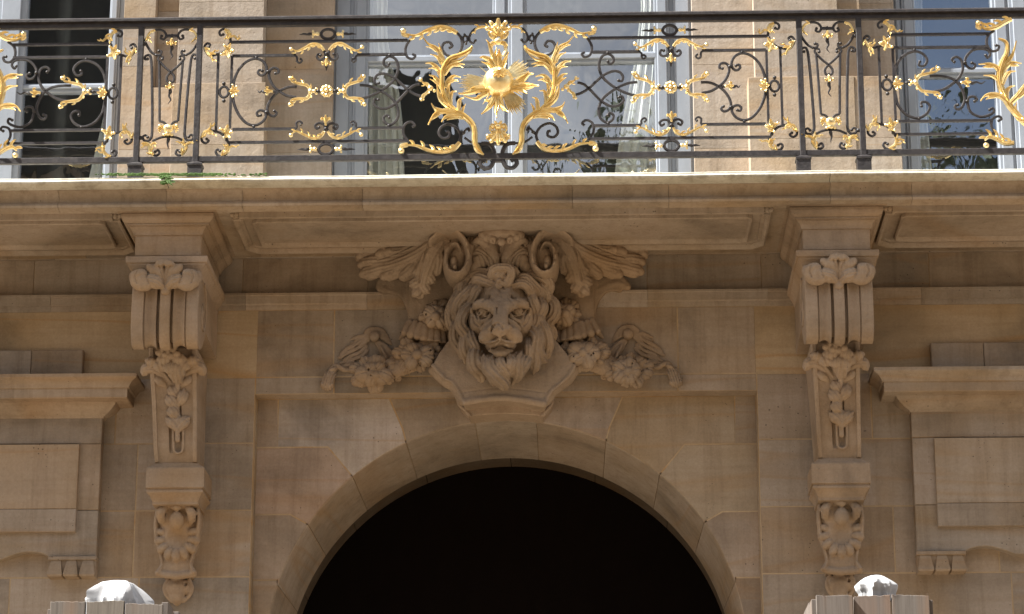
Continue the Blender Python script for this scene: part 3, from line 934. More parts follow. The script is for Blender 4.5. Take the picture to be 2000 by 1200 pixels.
# ------------------------------------------------------------------ framed panels of the soffit
def soffit_panel(xa, xb):
    mb = MB(); wA_, wB_ = .925, .165
    ch = .09
    pol = [(xa, -wA_+ch*.5), (xa+ch*.5, -wA_+ch*.5), (xa+ch*.5, -wA_), (xb-ch*.5, -wA_), (xb-ch*.5, -wA_+ch*.5), (xb, -wA_+ch*.5), (xb, -wB_-ch*.9), (xb-ch*.9, -wB_), (xa+ch*.9, -wB_), (xa, -wB_-ch*.9)]
    inn0 = [(xa+.0, -wA_+.10), (xa+.10, -wA_), (xb-.10, -wA_), (xb, -wA_+.10), (xb, -wB_-.10), (xb-.10, -wB_), (xa+.10, -wB_), (xa, -wB_-.10)]
    def ring_set(poly, steps, fill):
        rows = []
        for d, h in steps:
            q = offset(poly, d); rows.append([(x, y, ZSOF-h) for x, y in q])
        n = len(poly); vs = [p for r in rows for p in r]; fs = []
        for a in range(len(rows)-1):
            for i in range(n):
                j = (i+1) % n; fs.append((a*n+i, a*n+j, (a+1)*n+j, (a+1)*n+i))
        if fill: fs.append(tuple((len(rows)-1)*n+i for i in range(n)))
        mb.add(vs, fs)
    ring_set(pol, [(0, -.004), (0, .038), (.012, .044), (.024, .036), (.034, .016), (.055, .016), (.06, .006)], True)
    ring_set(inn0, [(.115, .0), (.115, .03), (.125, .036), (.136, .026), (.142, .010)], True)
    for (cx_, cy_) in ((xa+.03, -wA_+.03), (xb-.03, -wA_+.03)):        # small carved leaf in the corner
        for q in range(7):
            a = math.pi*q/6
            mb.sphere((cx_+.03*math.cos(a), cy_+.028*math.sin(a)-.01, ZSOF-.012), (.018, .014, .016), 7, 5)
        mb.sphere((cx_, cy_-.012, ZSOF-.014), (.02, .016, .02), 7, 5)
    mb.tint = rtint(.04)
    o = mb.build('soffit_panel', STONE, BAL, sharp=40)
xs_l = Xp(454, .9, 417)
soffit_panel(xs_l, mir(xs_l)-.0)
xl2 = Xp(240, .9, 417)
soffit_panel(xl2-2.3, xl2-.02); soffit_panel(mir(xl2-.02), mir(xl2-2.3))

# ------------------------------------------------------------------ the two scroll corbels
XCB = P(328.5, 478, .86).x
COR = empty('scroll_corbel', (XCB, 0, Zp(1180, .1, 345)), 'carved scroll corbel holding up the balcony at the left of the doorway', 'corbel', 'scroll corbels under the balcony')
zc = lambda py, w: Zp(py, w, 335)
mb = MB(); hw = .216; wd = .86
mb.box(XCB-hw, XCB+hw, -wd, -.02, zc(500, wd), zc(452, wd), bev=.004)
mb.build('block', CARVED, COR)
def ringm(prof, hw_, w0_, name, wb=-.02, tint=(1, 1, 1)):
    """moulding round three sides; prof [(offset, z)]"""
    m = MB(); m.tint = tint
    cornice(m, [(w0_+o, z_) for o, z_ in prof], XCB-hw_, XCB+hw_, wb, (True, True), wref=w0_)
    return m.build(name, CARVED, COR, sharp=22)
q = lambda py: zc(py, wd+.05)
ringm([(-.01, q(456)), (.010, q(455.5)), (.010, q(452.5)), (.014, q(449)), (.022, q(445)), (.034, q(442)), (.034, q(440)), (.052, q(439.5)), (.052, q(437)), (.047, q(436.5)), (.064, q(434.5)), (.078, q(431)), (.085, q(426)), (.084, q(420.5)), (.078, q(418)), (.098, q(417)), (.098, q(411)), (.104, q(410)), (.106, ZSOF-.002), (-.02, ZSOF-.001)], hw, wd, 'crown_moulding')
ringm([(-.02, q(536)), (.0, q(534)), (.006, q(528)), (.018, q(521)), (.034, q(516)), (.036, q(513)), (.046, q(512)), (.05, q(508)), (.05, q(502)), (.047, q(500)), (-.05, q(499))], hw, wd, 'abacus', tint=(1.04, 1.03, 1.02))
# scroll: front with flutes
fp = [(.845, 532), (.872, 545), (.886, 562), (.897, 585), (.902, 610), (.897, 635), (.882, 655), (.856, 671), (.82, 680), (.775, 683), (.70, 680), (.61, 668), (.53, 652)]
fw = spl([(w_, zc(py, w_)) for w_, py in fp], 4)
def flute(u):
    a = abs(u)
    if a > .97: return -.006
    if a > .64: return 0.0
    if a > .60: return -.016
    if a > .25: t = (a-.25)/.35; return -.006-.024*math.sin(math.pi*t)**.8+.010*(1-t)
    if a > .165: return -.042
    if a > .15: return -.008
    return .008*math.cos(a/.15*1.4)
us = [-1, -.97, -.8, -.645, -.635, -.605, -.595, -.55, -.48, -.42, -.36, -.3, -.26, -.252, -.24, -.17, -.163, -.148, -.08]
us = us+[0]+[-u for u in reversed(us)]
mb = MB(); n = len(us); rows = []
for i, (w_, z_) in enumerate(fw):
    a = fw[max(i-1, 0)]; b = fw[min(i+1, len(fw)-1)]
    t = Vector((b[0]-a[0], b[1]-a[1])).normalized(); nn = (-t.y, t.x)
    if i < 12 and nn[0] < 0: nn = (-nn[0], -nn[1])
    k_ = min(1, i/4)
    rows.append([(XCB+hw*u*1.002, -(w_+nn[0]*flute(u)*k_), z_+nn[1]*flute(u)*k_) for u in us])
vs = [p for r in rows for p in r]
fs = [(a*n+i, a*n+i+1, (a+1)*n+i+1, (a+1)*n+i) for a in range(len(rows)-1) for i in range(n-1)]
mb.add(vs, fs)
zt_, zb_ = fw[0][1], fw[-1][1]
for s in (-1, 1):                                    # cheeks running back to the wall
    x_ = XCB+s*hw*1.002
    pol = [(w_, z_) for w_, z_ in [(fw[i][0]+(-.006 if 3 < i < len(fw)-6 else 0), fw[i][1]) for i in range(len(fw))]]+[(.02, zc(700, .05)), (.02, fw[0][1])]
    mb.add([(x_*1.0, -w_, z_) for w_, z_ in pol], [tuple(range(len(pol)))])
mb.add([(XCB-hw, -fw[-1][0], zb_), (XCB+hw, -fw[-1][0], zb_), (XCB+hw, -.02, zc(700, .05)), (XCB-hw, -.02, zc(700, .05))], [(0, 1, 2, 3)])
mb.add([(XCB-hw, -fw[0][0], zt_), (XCB+hw, -fw[0][0], zt_), (XCB+hw, -.02, zt_), (XCB-hw, -.02, zt_)], [(0, 1, 2, 3)])
for s in (-1, 1):                                    # spiral cut on the cheeks
    c_ = (.70, zc(605, .8)); sp = []
    for k_ in range(70):
        a = math.pi*.5+k_*.17; rr = .16*math.exp(-k_*.034)
        sp.append((XCB+s*(hw+.001), -(c_[0]+rr*math.cos(a)*.95), c_[1]+rr*1.25*math.sin(a)))
    mb.tube(sp, lerps([.011, .008, .005], len(sp)), n=6)
    mb.sphere((XCB+s*hw, -c_[0], c_[1]), (.012, .03, .03), 10, 6)
scr = mb.build('scroll', CARVED, COR, sharp=38)

# shaft below, hollow curve with raised borders
sp_ = spl([(w_, zc(py, w_)) for w_, py in ((.52, 680), (.495, 712), (.465, 748), (.43, 785), (.395, 830), (.37, 875), (.335, 903))], 7)
mb = MB(); m = len(sp_)
us2 = [-1, -.95, -.82, -.80, -.7, -.3, -.24, .24, .3, .7, .80, .82, .95, 1]
rows = []
zch0, zch1 = zc(775, .46), zc(1084/2.106+370, .36)
for i, (w_, z_) in enumerate(sp_):
    t = i/(m-1); h_ = .158-.02*t
    dch = -.012-.022*min(1, max(0, (zch0-z_)/.05))*min(1, max(0, (z_-zch1)/.03))
    pf = [.002, .008, .008, -.006, -.012, -.012, dch, dch, -.012, -.012, -.006, .008, .008, .002]
    rows.append([(XCB+.02*t+h_*u, -(w_+d_), z_) for u, d_ in zip(us2, pf)]+[(XCB+.02*t+h_, -.01, z_), (XCB+.02*t-h_, -.01, z_)])
mb.rings(rows)
shaft = mb.build('shaft', CARVED, COR, sharp=35)
XB = XCB+.022
wb_ = .34
mb = MB(); zb = lambda py: zc(py, wb_)
rows = []
for o, w_, z_ in ((.135, .325, zb(903)), (.15, .335, zb(907)), (.165, .345, zb(911)), (.186, .36, zb(914)), (.19, .365, zb(917)), (.19, .365, zb(954)), (.178, .352, zb(955)), (.178, .352, zb(958)), (.184, .358, zb(959)), (.184, .358, zb(963)), (.168, .342, zb(967)), (.156, .325, zb(973)), (.15, .315, zb(979)), (.15, .315, zb(984)), (.13, .29, zb(985))):
    rows.append([(XB-o, -.005, z_), (XB-o, -w_, z_), (XB+o, -w_, z_), (XB+o, -.005, z_)])
mb.rings(rows)
mb.build('base_block', CARVED, COR, sharp=14)

# carved ornament of the corbel --------------------------------------------------
def LC(px, py, w): 
    p = P(px, py, w); return (p.x, p.z, w)
def K7(cx, cy, w): return LC(180+cx/2.106, 370+cy/2.106, w)
def K1(cx, cy, w): return LC(cx/3.75, 320+cy/3.75, w)          # enlarged view of the capital
h = .004
S = Sculpt((XCB-.26, zc(575, .9)-.02, .76), (XCB+.26, zc(508, .9)+.02, .985), h)
xm = XCB
def both(fn, *pts, **kw):
    """do it for the points and for their mirror image about the corbel's axis"""
    fn(*pts, **kw)
def S2(kind, pts, rad, **kw):
    for sgn in (1, -1):
        pp = [(xm+sgn*(p[0]-xm), p[1], p[2]) for p in pts]
        S.chain(pp, rad, **kw)
cxm = 1217                                             # axis in the enlarged view
f = lambda cx, cy, w: K1(cx+ (1232-cxm)*0, cy, w)
def A(cx, cy, w):
    p = K1(cx, cy, w); return (p[0], p[1], w)
ax0 = A(1215, 800, .93)[0]; dxs = xm-ax0
A_ = lambda cx, cy, w: (A(cx, cy, w)[0]+dxs, A(cx, cy, w)[1], w)
# centre leaf, two lobes with a flared tip
for s in (1, -1):
    mx_ = lambda p: (xm+s*(p[0]-xm), p[1], p[2])
    S.chain([mx_(A_(1222, 905, .9)), mx_(A_(1232, 840, .915)), mx_(A_(1258, 775, .94))], [.018, .036, .046], flat=.7, k=.012)
    S.chain([mx_(A_(1262, 810, .93)), mx_(A_(1300, 780, .945)), mx_(A_(1322, 756, .958))], [.03, .034, .022], flat=.8, k=.008)
    S.chain([mx_(A_(1215, 730, .965)), mx_(A_(1245, 733, .968)), mx_(A_(1272, 745, .96))], [.022, .024, .016], k=.004)
    # rolled side leaves
    S.chain([mx_(A_(1240, 890, .905)), mx_(A_(1290, 860, .925)), mx_(A_(1330, 850, .935))], [.03, .048, .042], k=.005, groove=(.002, .022))
    S.chain([mx_(A_(1300, 850, .925)), mx_(A_(1370, 885, .925)), mx_(A_(1420, 860, .93)), mx_(A_(1420, 815, .945)), mx_(A_(1375, 805, .95)), mx_(A_(1355, 835, .94))], [.042, .044, .042, .034, .032, .02], k=.004)
    S.ell(mx_(A_(1375, 840, .945)), (.042, .055, .034), rot=.3*s, k=.004)
    S.ell(mx_(A_(1448, 835, .915)), (.03, .046, .036), rot=-.2*s, k=.004)
    S.engrave([mx_(A_(1228, 885, .9))[:2], mx_(A_(1236, 830, .9))[:2], mx_(A_(1262, 775, .9))[:2]], .005, .008)
    S.engrave([mx_(A_(1330, 890, .9))[:2], mx_(A_(1345, 850, .9))[:2], mx_(A_(1340, 815, .9))[:2]], .006, .01)
    S.engrave([mx_(A_(1415, 890, .9))[:2], mx_(A_(1432, 850, .9))[:2], mx_(A_(1420, 812, .9))[:2]], .005, .009)
S.engrave([A_(1215, 905, .9)[:2], A_(1215, 770, .9)[:2]], .005, .008)
S.ell(A_(1215, 935, .9), (.032, .026, .022), k=.005)
S.engrave([A_(1160, 742, .9)[:2], A_(1215, 728, .9)[:2], A_(1270, 742, .9)[:2]], .005, -.006)
S.noise(.0012, .03)
S.build('leaf_ornament', CARVED, COR)

# flower and bell drop under the scroll
S = Sculpt((XCB-.23, zc(895, .35)-.02, .26), (XCB+.25, zc(675, .7)+.06, .76), h)
xm = XCB+.0
B = lambda cx, cy, w: K7(cx, cy, w)
for i, (cx, cy) in enumerate(((290, 662), (312, 668), (335, 662), (300, 680), (325, 684), (348, 676), (275, 672))):
    S.ell(B(cx, cy, 0.630), (.024, .022, 0.026), k=.004)
for (cx, cy, rx, rz, rt, w) in ((250, 712, .05, .032, -.3, 0.550), (285, 725, .05, .04, .4, 0.560), (330, 735, .06, .042, 0, 0.580), (372, 722, .05, .04, -.5, 0.560), (410, 708, .05, .034, .3, 0.550), (300, 700, .05, .04, 0, 0.590), (355, 700, .05, .04, 0, 0.590)):
    S.ell(B(cx, cy, w), (rx*1.05, rz*1.05, 0.05), rot=rt, k=.003, groove=(.0025, 0.028))
S.chain([B(345, 740, 0.550), B(350, 770, 0.500), B(352, 790, 0.470)], [.065, .045, .02], k=.005, groove=(.003, 0.026))
S.chain([B(350, 770, 0.490), B(352, 850, 0.430), B(350, 940, 0.390), B(352, 1030, 0.380)], [.02, .016, .016, .016], k=.006)
# curled leaves at the head of the shaft
for s in (1, -1):
    q_ = lambda cx, cy, w: (XCB+.004+s*(B(cx, cy, w)[0]-B(350, cy, w)[0]), B(cx, cy, w)[1], w)
    S.chain([q_(360, 800, 0.430), q_(395, 755, 0.460), q_(430, 735, 0.480), q_(458, 735, 0.480), q_(470, 752, 0.470)], [.02, .034, .04, .038, .026], k=.004, groove=(.002, 0.026))
    S.chain([q_(380, 810, 0.440), q_(405, 790, 0.460), q_(430, 770, 0.440)], [.012, .028, .03], k=.006)
for (p0, p1, p2, r) in (((352, 905, 0.410), (325, 870, 0.435), (308, 850, 0.440), 0.030), ((352, 890, 0.420), (372, 855, 0.440), (378, 825, 0.450), 0.028),
                        ((352, 940, 0.400), (330, 915, 0.425), (322, 895, 0.430), 0.026), ((350, 985, 0.410), (330, 960, 0.400), (305, 940, 0.405), 0.028), ((352, 985, 0.410), (375, 960, 0.400), (402, 938, 0.405), 0.028), ((350, 860, 0.430), (330, 830, 0.450), (325, 815, 0.450), 0.024), ((352, 1000, 0.400), (355, 960, 0.395), (358, 930, 0.400), 0.030)):
    S.chain([B(*p0), B(*p1), B(*p2)], [.012, r*1.45, .006], flat=.8, k=.003, groove=(.0025, 0.026))
S.engrave([B(330, 985, .4)[:2], B(331, 1070, .4)[:2], B(345, 1088, .4)[:2], B(362, 1085, .4)[:2], B(376, 1068, .4)[:2], B(377, 985, .4)[:2]], .009, -.0)
# U-shaped bead at the foot of the drop
S.chain([B(334, 985, .385), B(335, 1066, .362), B(345, 1084, .357), B(362, 1084, .357), B(373, 1066, .362), B(374, 985, .385)], [.009]*6, k=.004)
S.noise(.0012, .03)
S.build('flower_drop', CARVED, COR)

# shell bracket and heart-shaped leaf below the block
def KB(cx, cy, w): return LC(250+cx/3.635, 870+cy/3.635, w)
S = Sculpt((XB-.17, zc(1185, .05)-.02, -.01), (XB+.17, zc(983, .3)+.01, .36), h)
cxm = 352
dxb = XB-KB(350, 600, .22)[0]
def B_(cx, cy, w):
    p = KB(cx, cy, w); return (p[0]+dxb, p[1], w)
def mm(p, s): return (XB+s*(p[0]-XB), p[1], p[2])
body = [B_(212, 425, .2), B_(207, 520, .2), B_(218, 640, .2), B_(245, 750, .2), B_(258, 850, .2), B_(235, 915, .2)]
poly = [(p[0], p[1]) for p in spl(body, 5)]; poly = poly+[(2*XB-x, z_) for x, z_ in reversed(poly)]
S.slab(poly, -.01, .178, k=.01)
S.ell(B_(352, 630, .13), (.135, .20, .095), k=.02)
S.ell(B_(352, 665, .265), (.10, .105, .075), k=.012, sub=True)
c0_ = B_(352, 655, .2)
for i in range(9):
    a = math.radians(-90+(i-4)*27)
    S.ell((c0_[0]+math.cos(a)*.108, c0_[1]+math.sin(a)*.118, .205-.02*abs(i-4)/4), (.044, .030, .036), rot=a, k=.0015)
S.ell(B_(352, 505, .185), (.12, .10, .06), k=.02)
S.ell(B_(352, 535, .25), (.048, .062, .05), k=.012)
S.chain([B_(320, 432, .25), B_(352, 438, .275), B_(384, 432, .25)], [.02, .026, .02], k=.008)
for s in (1, -1):
    S.chain([mm(B_(425, 430, .25), s), mm(B_(455, 480, .27), s), mm(B_(455, 525, .24), s), mm(B_(445, 550, .21), s)], [.022, .03, .026, .016], k=.02)
    S.chain([mm(B_(497, 440, .2), s), mm(B_(507, 540, .2), s), mm(B_(497, 660, .19), s), mm(B_(465, 770, .17), s), mm(B_(452, 850, .17), s), mm(B_(475, 905, .18), s)], [.014, .015, .014, .012, .012, .018], k=.006, flat=1.6)
    S.chain([mm(B_(490, 480, .23), s), mm(B_(475, 500, .235), s), mm(B_(478, 540, .225), s)], [.012, .012, .008], k=.004)
S.ell(B_(352, 830, .15), (.075, .09, .045), k=.02)
S.chain([B_(240, 915, .17), B_(352, 925, .18), B_(470, 915, .17)], [.022, .024, .022], k=.01)
# heart leaf
for s in (1, -1):
    S.ell(mm(B_(400, 1010, .05), s), (.05, .052, .05), rot=.3*s, k=.015)
    S.ell(mm(B_(410, 985, .095), s), (.013, .018, .03), rot=-.4*s, k=.004, sub=True)
    S.chain([mm(B_(440, 960, .06), s), mm(B_(455, 1010, .06), s), mm(B_(440, 1060, .055), s), mm(B_(405, 1105, .05), s)], [.014, .018, .018, .012], k=.008)
S.chain([B_(352, 1010, .06), B_(354, 1080, .06), B_(354, 1130, .045)], [.06, .045, .01], k=.015)
S.ell(B_(352, 955, .07), (.03, .022, .04), k=.008)
S.noise(.0012, .03)
S.build('shell_bracket', CARVED, COR)

c2 = copy_tree(COR)
c2.location.x += mir(XCB)-XCB
c2['label'] = 'carved scroll corbel holding up the balcony at the right of the doorway'
# ------------------------------------------------------------------ lion keystone
KEY = empty('lion_keystone', (X0, 0, Zp(860, .1, 985)), 'carved stone lion head with a full mane on a keystone over the archway', 'sculpture')
def G(cx, cy, w):                                     # enlarged view of the head
    p = P(860+cx/3.243, 430+cy/3.243, w); return (p.x, p.z, w)
def K(cx, cy, w):                                     # view of the whole group
    p = P(600+cx/2.609, 420+cy/2.609, w); return (p.x, p.z, w)
xf = G(382, 640, .5)[0]                               # axis of the face
def g2(cx, cy, w): return G(cx, cy, w)[:2]
# ---- face
h = .0042
S = Sculpt((G(130, 600, .4)[0], G(380, 960, .4)[1], .12), (G(640, 600, .4)[0], G(380, 330, .5)[1], .72), h)
def fb(fn, p, *a, **k):
    """same on both halves of the face"""
    fn(p, *a, **k)
def mirf(p): return (2*xf-p[0], p[1], *p[2:])
S.ell(G(382, 610, .28), (.20, .245, .17), k=.03)
S.ell(G(382, 470, .37), (.15, .12, .10), k=.05)                    # forehead
S.ell(G(382, 790, .40), (.10, .07, .09), k=.04)                    # lower jaw
for s in (0, 1):
    M_ = mirf if s else (lambda p: p)
    sg = -1 if s else 1
    j = lambda a, b, w, jx=0, jy=0: M_(G(a, b, w))
    S.ell(j(245, 655, .36), (.07, .09, .10), rot=.35*sg, k=.045)             # cheekbone
    S.ell(j(222, 560, .36), (.05, .08, .07), k=.04)                            # temple
    S.ell(j(292, 592, .50), (.062, .040, .065), rot=-.25*sg, k=.02, sub=True)         # eye hollow
    S.chain([j(200, 578, .43), j(228, 540, .485), j(280, 530, .522), j(325, 552, .54), j(352, 585, .535)], [.014, .028, .036, .036, .022], k=.016)  # heavy slanting brow
    S.chain([j(345, 430, .45), j(342, 490, .50), j(350, 560, .54)], [.03, .034, .026], k=.03)                    # frontal ridge
    S.ell(j(280, 583, .458), (.032, .028, .038), k=.002)                           # eye ball
    S.chain([j(238, 592, .446), j(256, 566, .474), j(284, 560, .484), j(308, 576, .482), j(324, 604, .476)], [.004, .007, .009, .008, .005], k=.003)   # upper lid
    S.chain([j(242, 594, .442), j(264, 607, .464), j(292, 609, .470), j(320, 606, .47)], [.004, .008, .008, .005], k=.005)               # lower lid
    S.ell(j(281, 584, .498), (.010, .010, .012), k=.002, sub=True)
    S.engrave([j(281+19*math.cos(a_), 584+19*math.sin(a_), 0)[:2] for a_ in np.linspace(0, 6.28, 10)], .003, .005, wlo=.44, whi=.53, n=2)
    S.chain([j(318, 600, .49), j(300, 632, .475), j(268, 640, .45)], [.014, .018, .014], k=.014)           # bag under the eye
    # muzzle pads
    S.ell(j(312, 728, .53), (.066, .054, .085), rot=.25*sg, k=.022)
    S.ell(j(288, 748, .52), (.046, .040, .06), k=.02)
    S.chain([j(258, 764, .47), j(296, 783, .535), j(345, 778, .575), j(376, 756, .59)], [.014, .02, .02, .012], k=.012)   # upper lip
    S.chain([j(332, 640, .54), j(300, 662, .52), j(268, 692, .48)], [.02, .022, .02], k=.03)
    S.ell(j(328, 692, .602), (.030, .023, .034), rot=-.5*sg, k=.006)                   # nostril wing
    S.ell(j(338, 708, .628), (.016, .011, .028), rot=.5*sg, k=.003, sub=True)
    S.engrave([j(335, 615, 0)[:2], j(316, 645, 0)[:2], j(286, 662, 0)[:2]], .006, .008, wlo=.4)
    S.engrave([j(350, 640, 0)[:2], j(336, 670, 0)[:2], j(318, 684, 0)[:2], j(312, 700, 0)[:2]], .005, .004, wlo=.45)
    for q in range(4):
        S.engrave([j(342-q*4, 716+q*11, 0)[:2], j(308, 718+q*13, 0)[:2], j(270, 732+q*11, 0)[:2]], .0042, .005, wlo=.44)
    for q in range(3):
        S.engrave([j(205+q*9, 650+q*22, 0)[:2], j(230+q*9, 684+q*22, 0)[:2], j(246+q*6, 722+q*20, 0)[:2]], .006, .007, wlo=.3)
    S.engrave([j(258, 786, 0)[:2], j(236, 766, 0)[:2], j(226, 730, 0)[:2]], .008, .012, wlo=.3)
    S.engrave([j(205, 600, 0)[:2], j(228, 622, 0)[:2], j(240, 650, 0)[:2]], .006, .007, wlo=.3)
    S.engrave([j(300, 480, 0)[:2], j(270, 495, 0)[:2], j(235, 500, 0)[:2]], .007, .006, wlo=.3)
S.chain([G(382, 500, .49), G(382, 575, .555), G(380, 640, .60), G(378, 688, .628)], [.038, .044, .052, .056], flat=.72, k=.018)    # bridge
S.ell(G(378, 698, .628), (.056, .026, .04), k=.008)                                   # nose
S.chain([G(378, 712, .64), G(378, 735, .625), G(378, 757, .61)], [.016, .010, .008], k=.008)
S.engrave([g2(382, 430, 0), g2(382, 530, 0)], .009, .006, wlo=.35)
S.engrave([g2(340, 575, 0), g2(362, 548, 0), g2(382, 556, 0), g2(404, 548, 0), g2(424, 575, 0)], .006, .009, wlo=.45)
S.engrave([g2(378, 712, 0), g2(378, 760, 0)], .005, .014, wlo=.5)
# parted mouth, lower lip, tufted chin
S.chain([G(248, 800, .44), G(296, 808, .48), G(345, 800, .51), G(379, 780, .53), G(413, 800, .51), G(462, 808, .48), G(510, 800, .44)], [.014, .015, .013, .010, .013, .015, .014], flat=6.5, k=.004, sub=True)
S.chain([G(266, 778, .50), G(250, 800, .49), G(262, 822, .47)], [.012, .016, .010], flat=2.5, k=.006, sub=True)
S.chain([G(310, 830, .43), G(345, 834, .455), G(382, 828, .465), G(419, 834, .455), G(452, 830, .43)], [.010, .014, .018, .014, .010], k=.018)
S.ell(G(382, 848, .455), (.046, .03, .05), k=.02)
for q in (-30, -12, 8, 28): S.engrave([g2(382+q, 832, 0), g2(382+q*1.2, 870, 0)], .005, .006, wlo=.38)
S.engrave([g2(350, 858, 0), g2(370, 834, 0), g2(396, 834, 0), g2(414, 858, 0)], .009, .014, wlo=.4)
S.noise(.0016, .025)
head = S.build('lion_head', CARVED, KEY)

# ---- mane
S = Sculpt((G(20, 600, .3)[0], G(380, 1090, .4)[1], .06), (G(770, 600, .3)[0], G(380, 270, .5)[1], .56), h)
S.ell(G(382, 600, .10), (.27, .31, .10), k=.02)
S.ell(G(388, 362, .45), (.06, .055, .07), k=.01)
for (a_, b_, r_) in ((365, 345, .022), (405, 338, .02), (420, 372, .02), (372, 385, .018)): S.ell(G(a_, b_, .505), (r_*1.3, r_*.8, r_), rot=a_*.01, k=.004)
locks = [
 # top tuft
 ([(322, 405, .43), (325, 355, .46), (362, 318, .48), (415, 316, .49), (452, 348, .49), (450, 392, .48), (412, 408, .48), (382, 390, .49), (388, 362, .50), (410, 360, .50)], [.024, .03, .032, .032, .03, .028, .024, .022, .018, .012]),
 ([(345, 300, .43), (318, 325, .43), (300, 365, .42), (305, 405, .40)], [.018, .028, .028, .010]),
 ([(430, 298, .43), (465, 325, .43), (478, 370, .42), (465, 415, .41)], [.018, .028, .028, .010]),
 ([(350, 395, .46), (365, 425, .46), (395, 438, .45)], [.024, .026, .008]),
 # crown, left
 ([(350, 420, .42), (300, 400, .42), (255, 385, .40), (215, 400, .38), (185, 440, .35)], [.03, .04, .042, .042, .03]),
 ([(330, 375, .40), (275, 350, .38), (225, 350, .36), (190, 375, .34)], [.03, .036, .036, .02]),
 ([(240, 360, .32), (180, 375, .32), (130, 410, .30), (110, 450, .28)], [.03, .04, .04, .026]),
 ([(190, 395, .33), (150, 420, .34), (120, 470, .32), (115, 520, .3)], [.028, .036, .036, .024]),
 ([(275, 420, .42), (225, 455, .41), (195, 510, .38), (175, 560, .35), (165, 600, .33)], [.024, .038, .042, .038, .024]),
 ([(215, 430, .38), (160, 480, .37), (125, 540, .33), (110, 600, .30), (120, 650, .28)], [.026, .044, .046, .042, .02]),
 ([(140, 460, .30), (90, 520, .27), (72, 590, .25), (75, 660, .24), (95, 720, .22)], [.028, .042, .044, .042, .02]),
 ([(190, 540, .36), (150, 610, .34), (140, 680, .33), (160, 740, .32), (190, 770, .3)], [.026, .044, .046, .04, .016]),
 ([(105, 620, .27), (95, 690, .27), (105, 760, .26), (130, 830, .25), (125, 880, .22)], [.028, .046, .046, .038, .012]),
 ([(165, 660, .33), (150, 740, .33), (165, 810, .32), (170, 870, .29), (162, 915, .26)], [.028, .046, .048, .036, .010]),
 ([(195, 700, .34), (200, 770, .35), (215, 830, .35), (200, 880, .32)], [.024, .04, .038, .016]),
 ([(215, 800, .36), (215, 870, .37), (225, 930, .36), (245, 980, .33), (262, 1012, .30)], [.028, .052, .054, .04, .012]),
 ([(250, 840, .38), (262, 900, .39), (285, 945, .37), (275, 985, .33)], [.026, .042, .038, .014]),
 # beard
 ([(330, 870, .40), (325, 930, .42), (345, 985, .42), (385, 1030, .39), (430, 1062, .35)], [.034, .056, .058, .044, .010]),
 ([(375, 880, .41), (395, 925, .43), (415, 965, .42), (428, 1010, .38)], [.03, .04, .036, .010]),
 ([(300, 880, .38), (308, 950, .39), (330, 1010, .37), (375, 1052, .33)], [.026, .042, .04, .012]),
 ([(440, 880, .40), (445, 930, .41), (425, 965, .40)], [.03, .04, .016]),
 ([(510, 850, .39), (500, 910, .41), (475, 965, .39), (458, 1030, .33)], [.032, .058, .05, .010]),
 ([(545, 860, .37), (540, 920, .38), (515, 965, .36), (490, 1000, .31)], [.028, .044, .038, .010]),
 # right
 ([(470, 400, .42), (530, 385, .41), (580, 410, .39), (610, 460, .36), (605, 510, .33)], [.028, .04, .044, .04, .024]),
 ([(460, 425, .43), (515, 420, .42), (560, 450, .40), (585, 510, .37)], [.022, .034, .04, .024]),
 ([(520, 365, .36), (590, 360, .34), (650, 385, .33), (685, 430, .31), (680, 490, .29), (655, 500, .3)], [.028, .038, .042, .04, .032, .014]),
 ([(580, 420, .35), (640, 440, .35), (665, 490, .33), (640, 530, .33)], [.026, .038, .036, .016]),
 ([(560, 460, .40), (600, 520, .38), (612, 590, .36), (600, 650, .34)], [.024, .042, .044, .022]),
 ([(630, 490, .35), (645, 560, .36), (625, 610, .36), (660, 640, .34)], [.024, .044, .04, .016]),
 ([(660, 470, .28), (712, 540, .27), (722, 610, .26), (690, 660, .25), (702, 720, .24), (695, 775, .21)], [.026, .044, .046, .042, .036, .010]),
 ([(600, 560, .37), (622, 640, .36), (605, 710, .36), (585, 770, .35)], [.026, .046, .044, .016]),
 ([(585, 690, .36), (612, 760, .36), (630, 830, .34), (640, 880, .29), (655, 895, .27)], [.028, .052, .052, .034, .010]),
 ([(640, 640, .33), (655, 720, .32), (680, 790, .30), (690, 840, .27), (655, 893, .25)], [.026, .046, .048, .038, .012]),
 ([(560, 770, .36), (560, 830, .37), (580, 880, .36), (605, 860, .34)], [.026, .036, .034, .02]),
 ([(585, 800, .35), (612, 850, .35), (608, 910, .33), (575, 965, .28)], [.026, .044, .042, .010]),
]
for L_, r_ in locks:
    m_ = len(L_)-1
    dw_ = random.uniform(-.035, .035); am_ = random.uniform(.008, .018); ph_ = random.uniform(0, 6)
    pts_ = [(G(*p)[0]+am_*math.sin(ph_+i*2.1), G(*p)[1], p[2]+dw_+.05*math.sin(math.pi*min(1, .15+i/m_))-.02) for i, p in enumerate(L_)]
    rr = [x*(.98 if i < m_ else .7) for i, x in enumerate(r_)]
    S.chain(pts_, rr, flat=1.15, k=.0015, groove=(max(r_)*.085, max(r_)*.62), n=6)
S.noise(.0014, .02)
S.build('mane', CARVED, head)

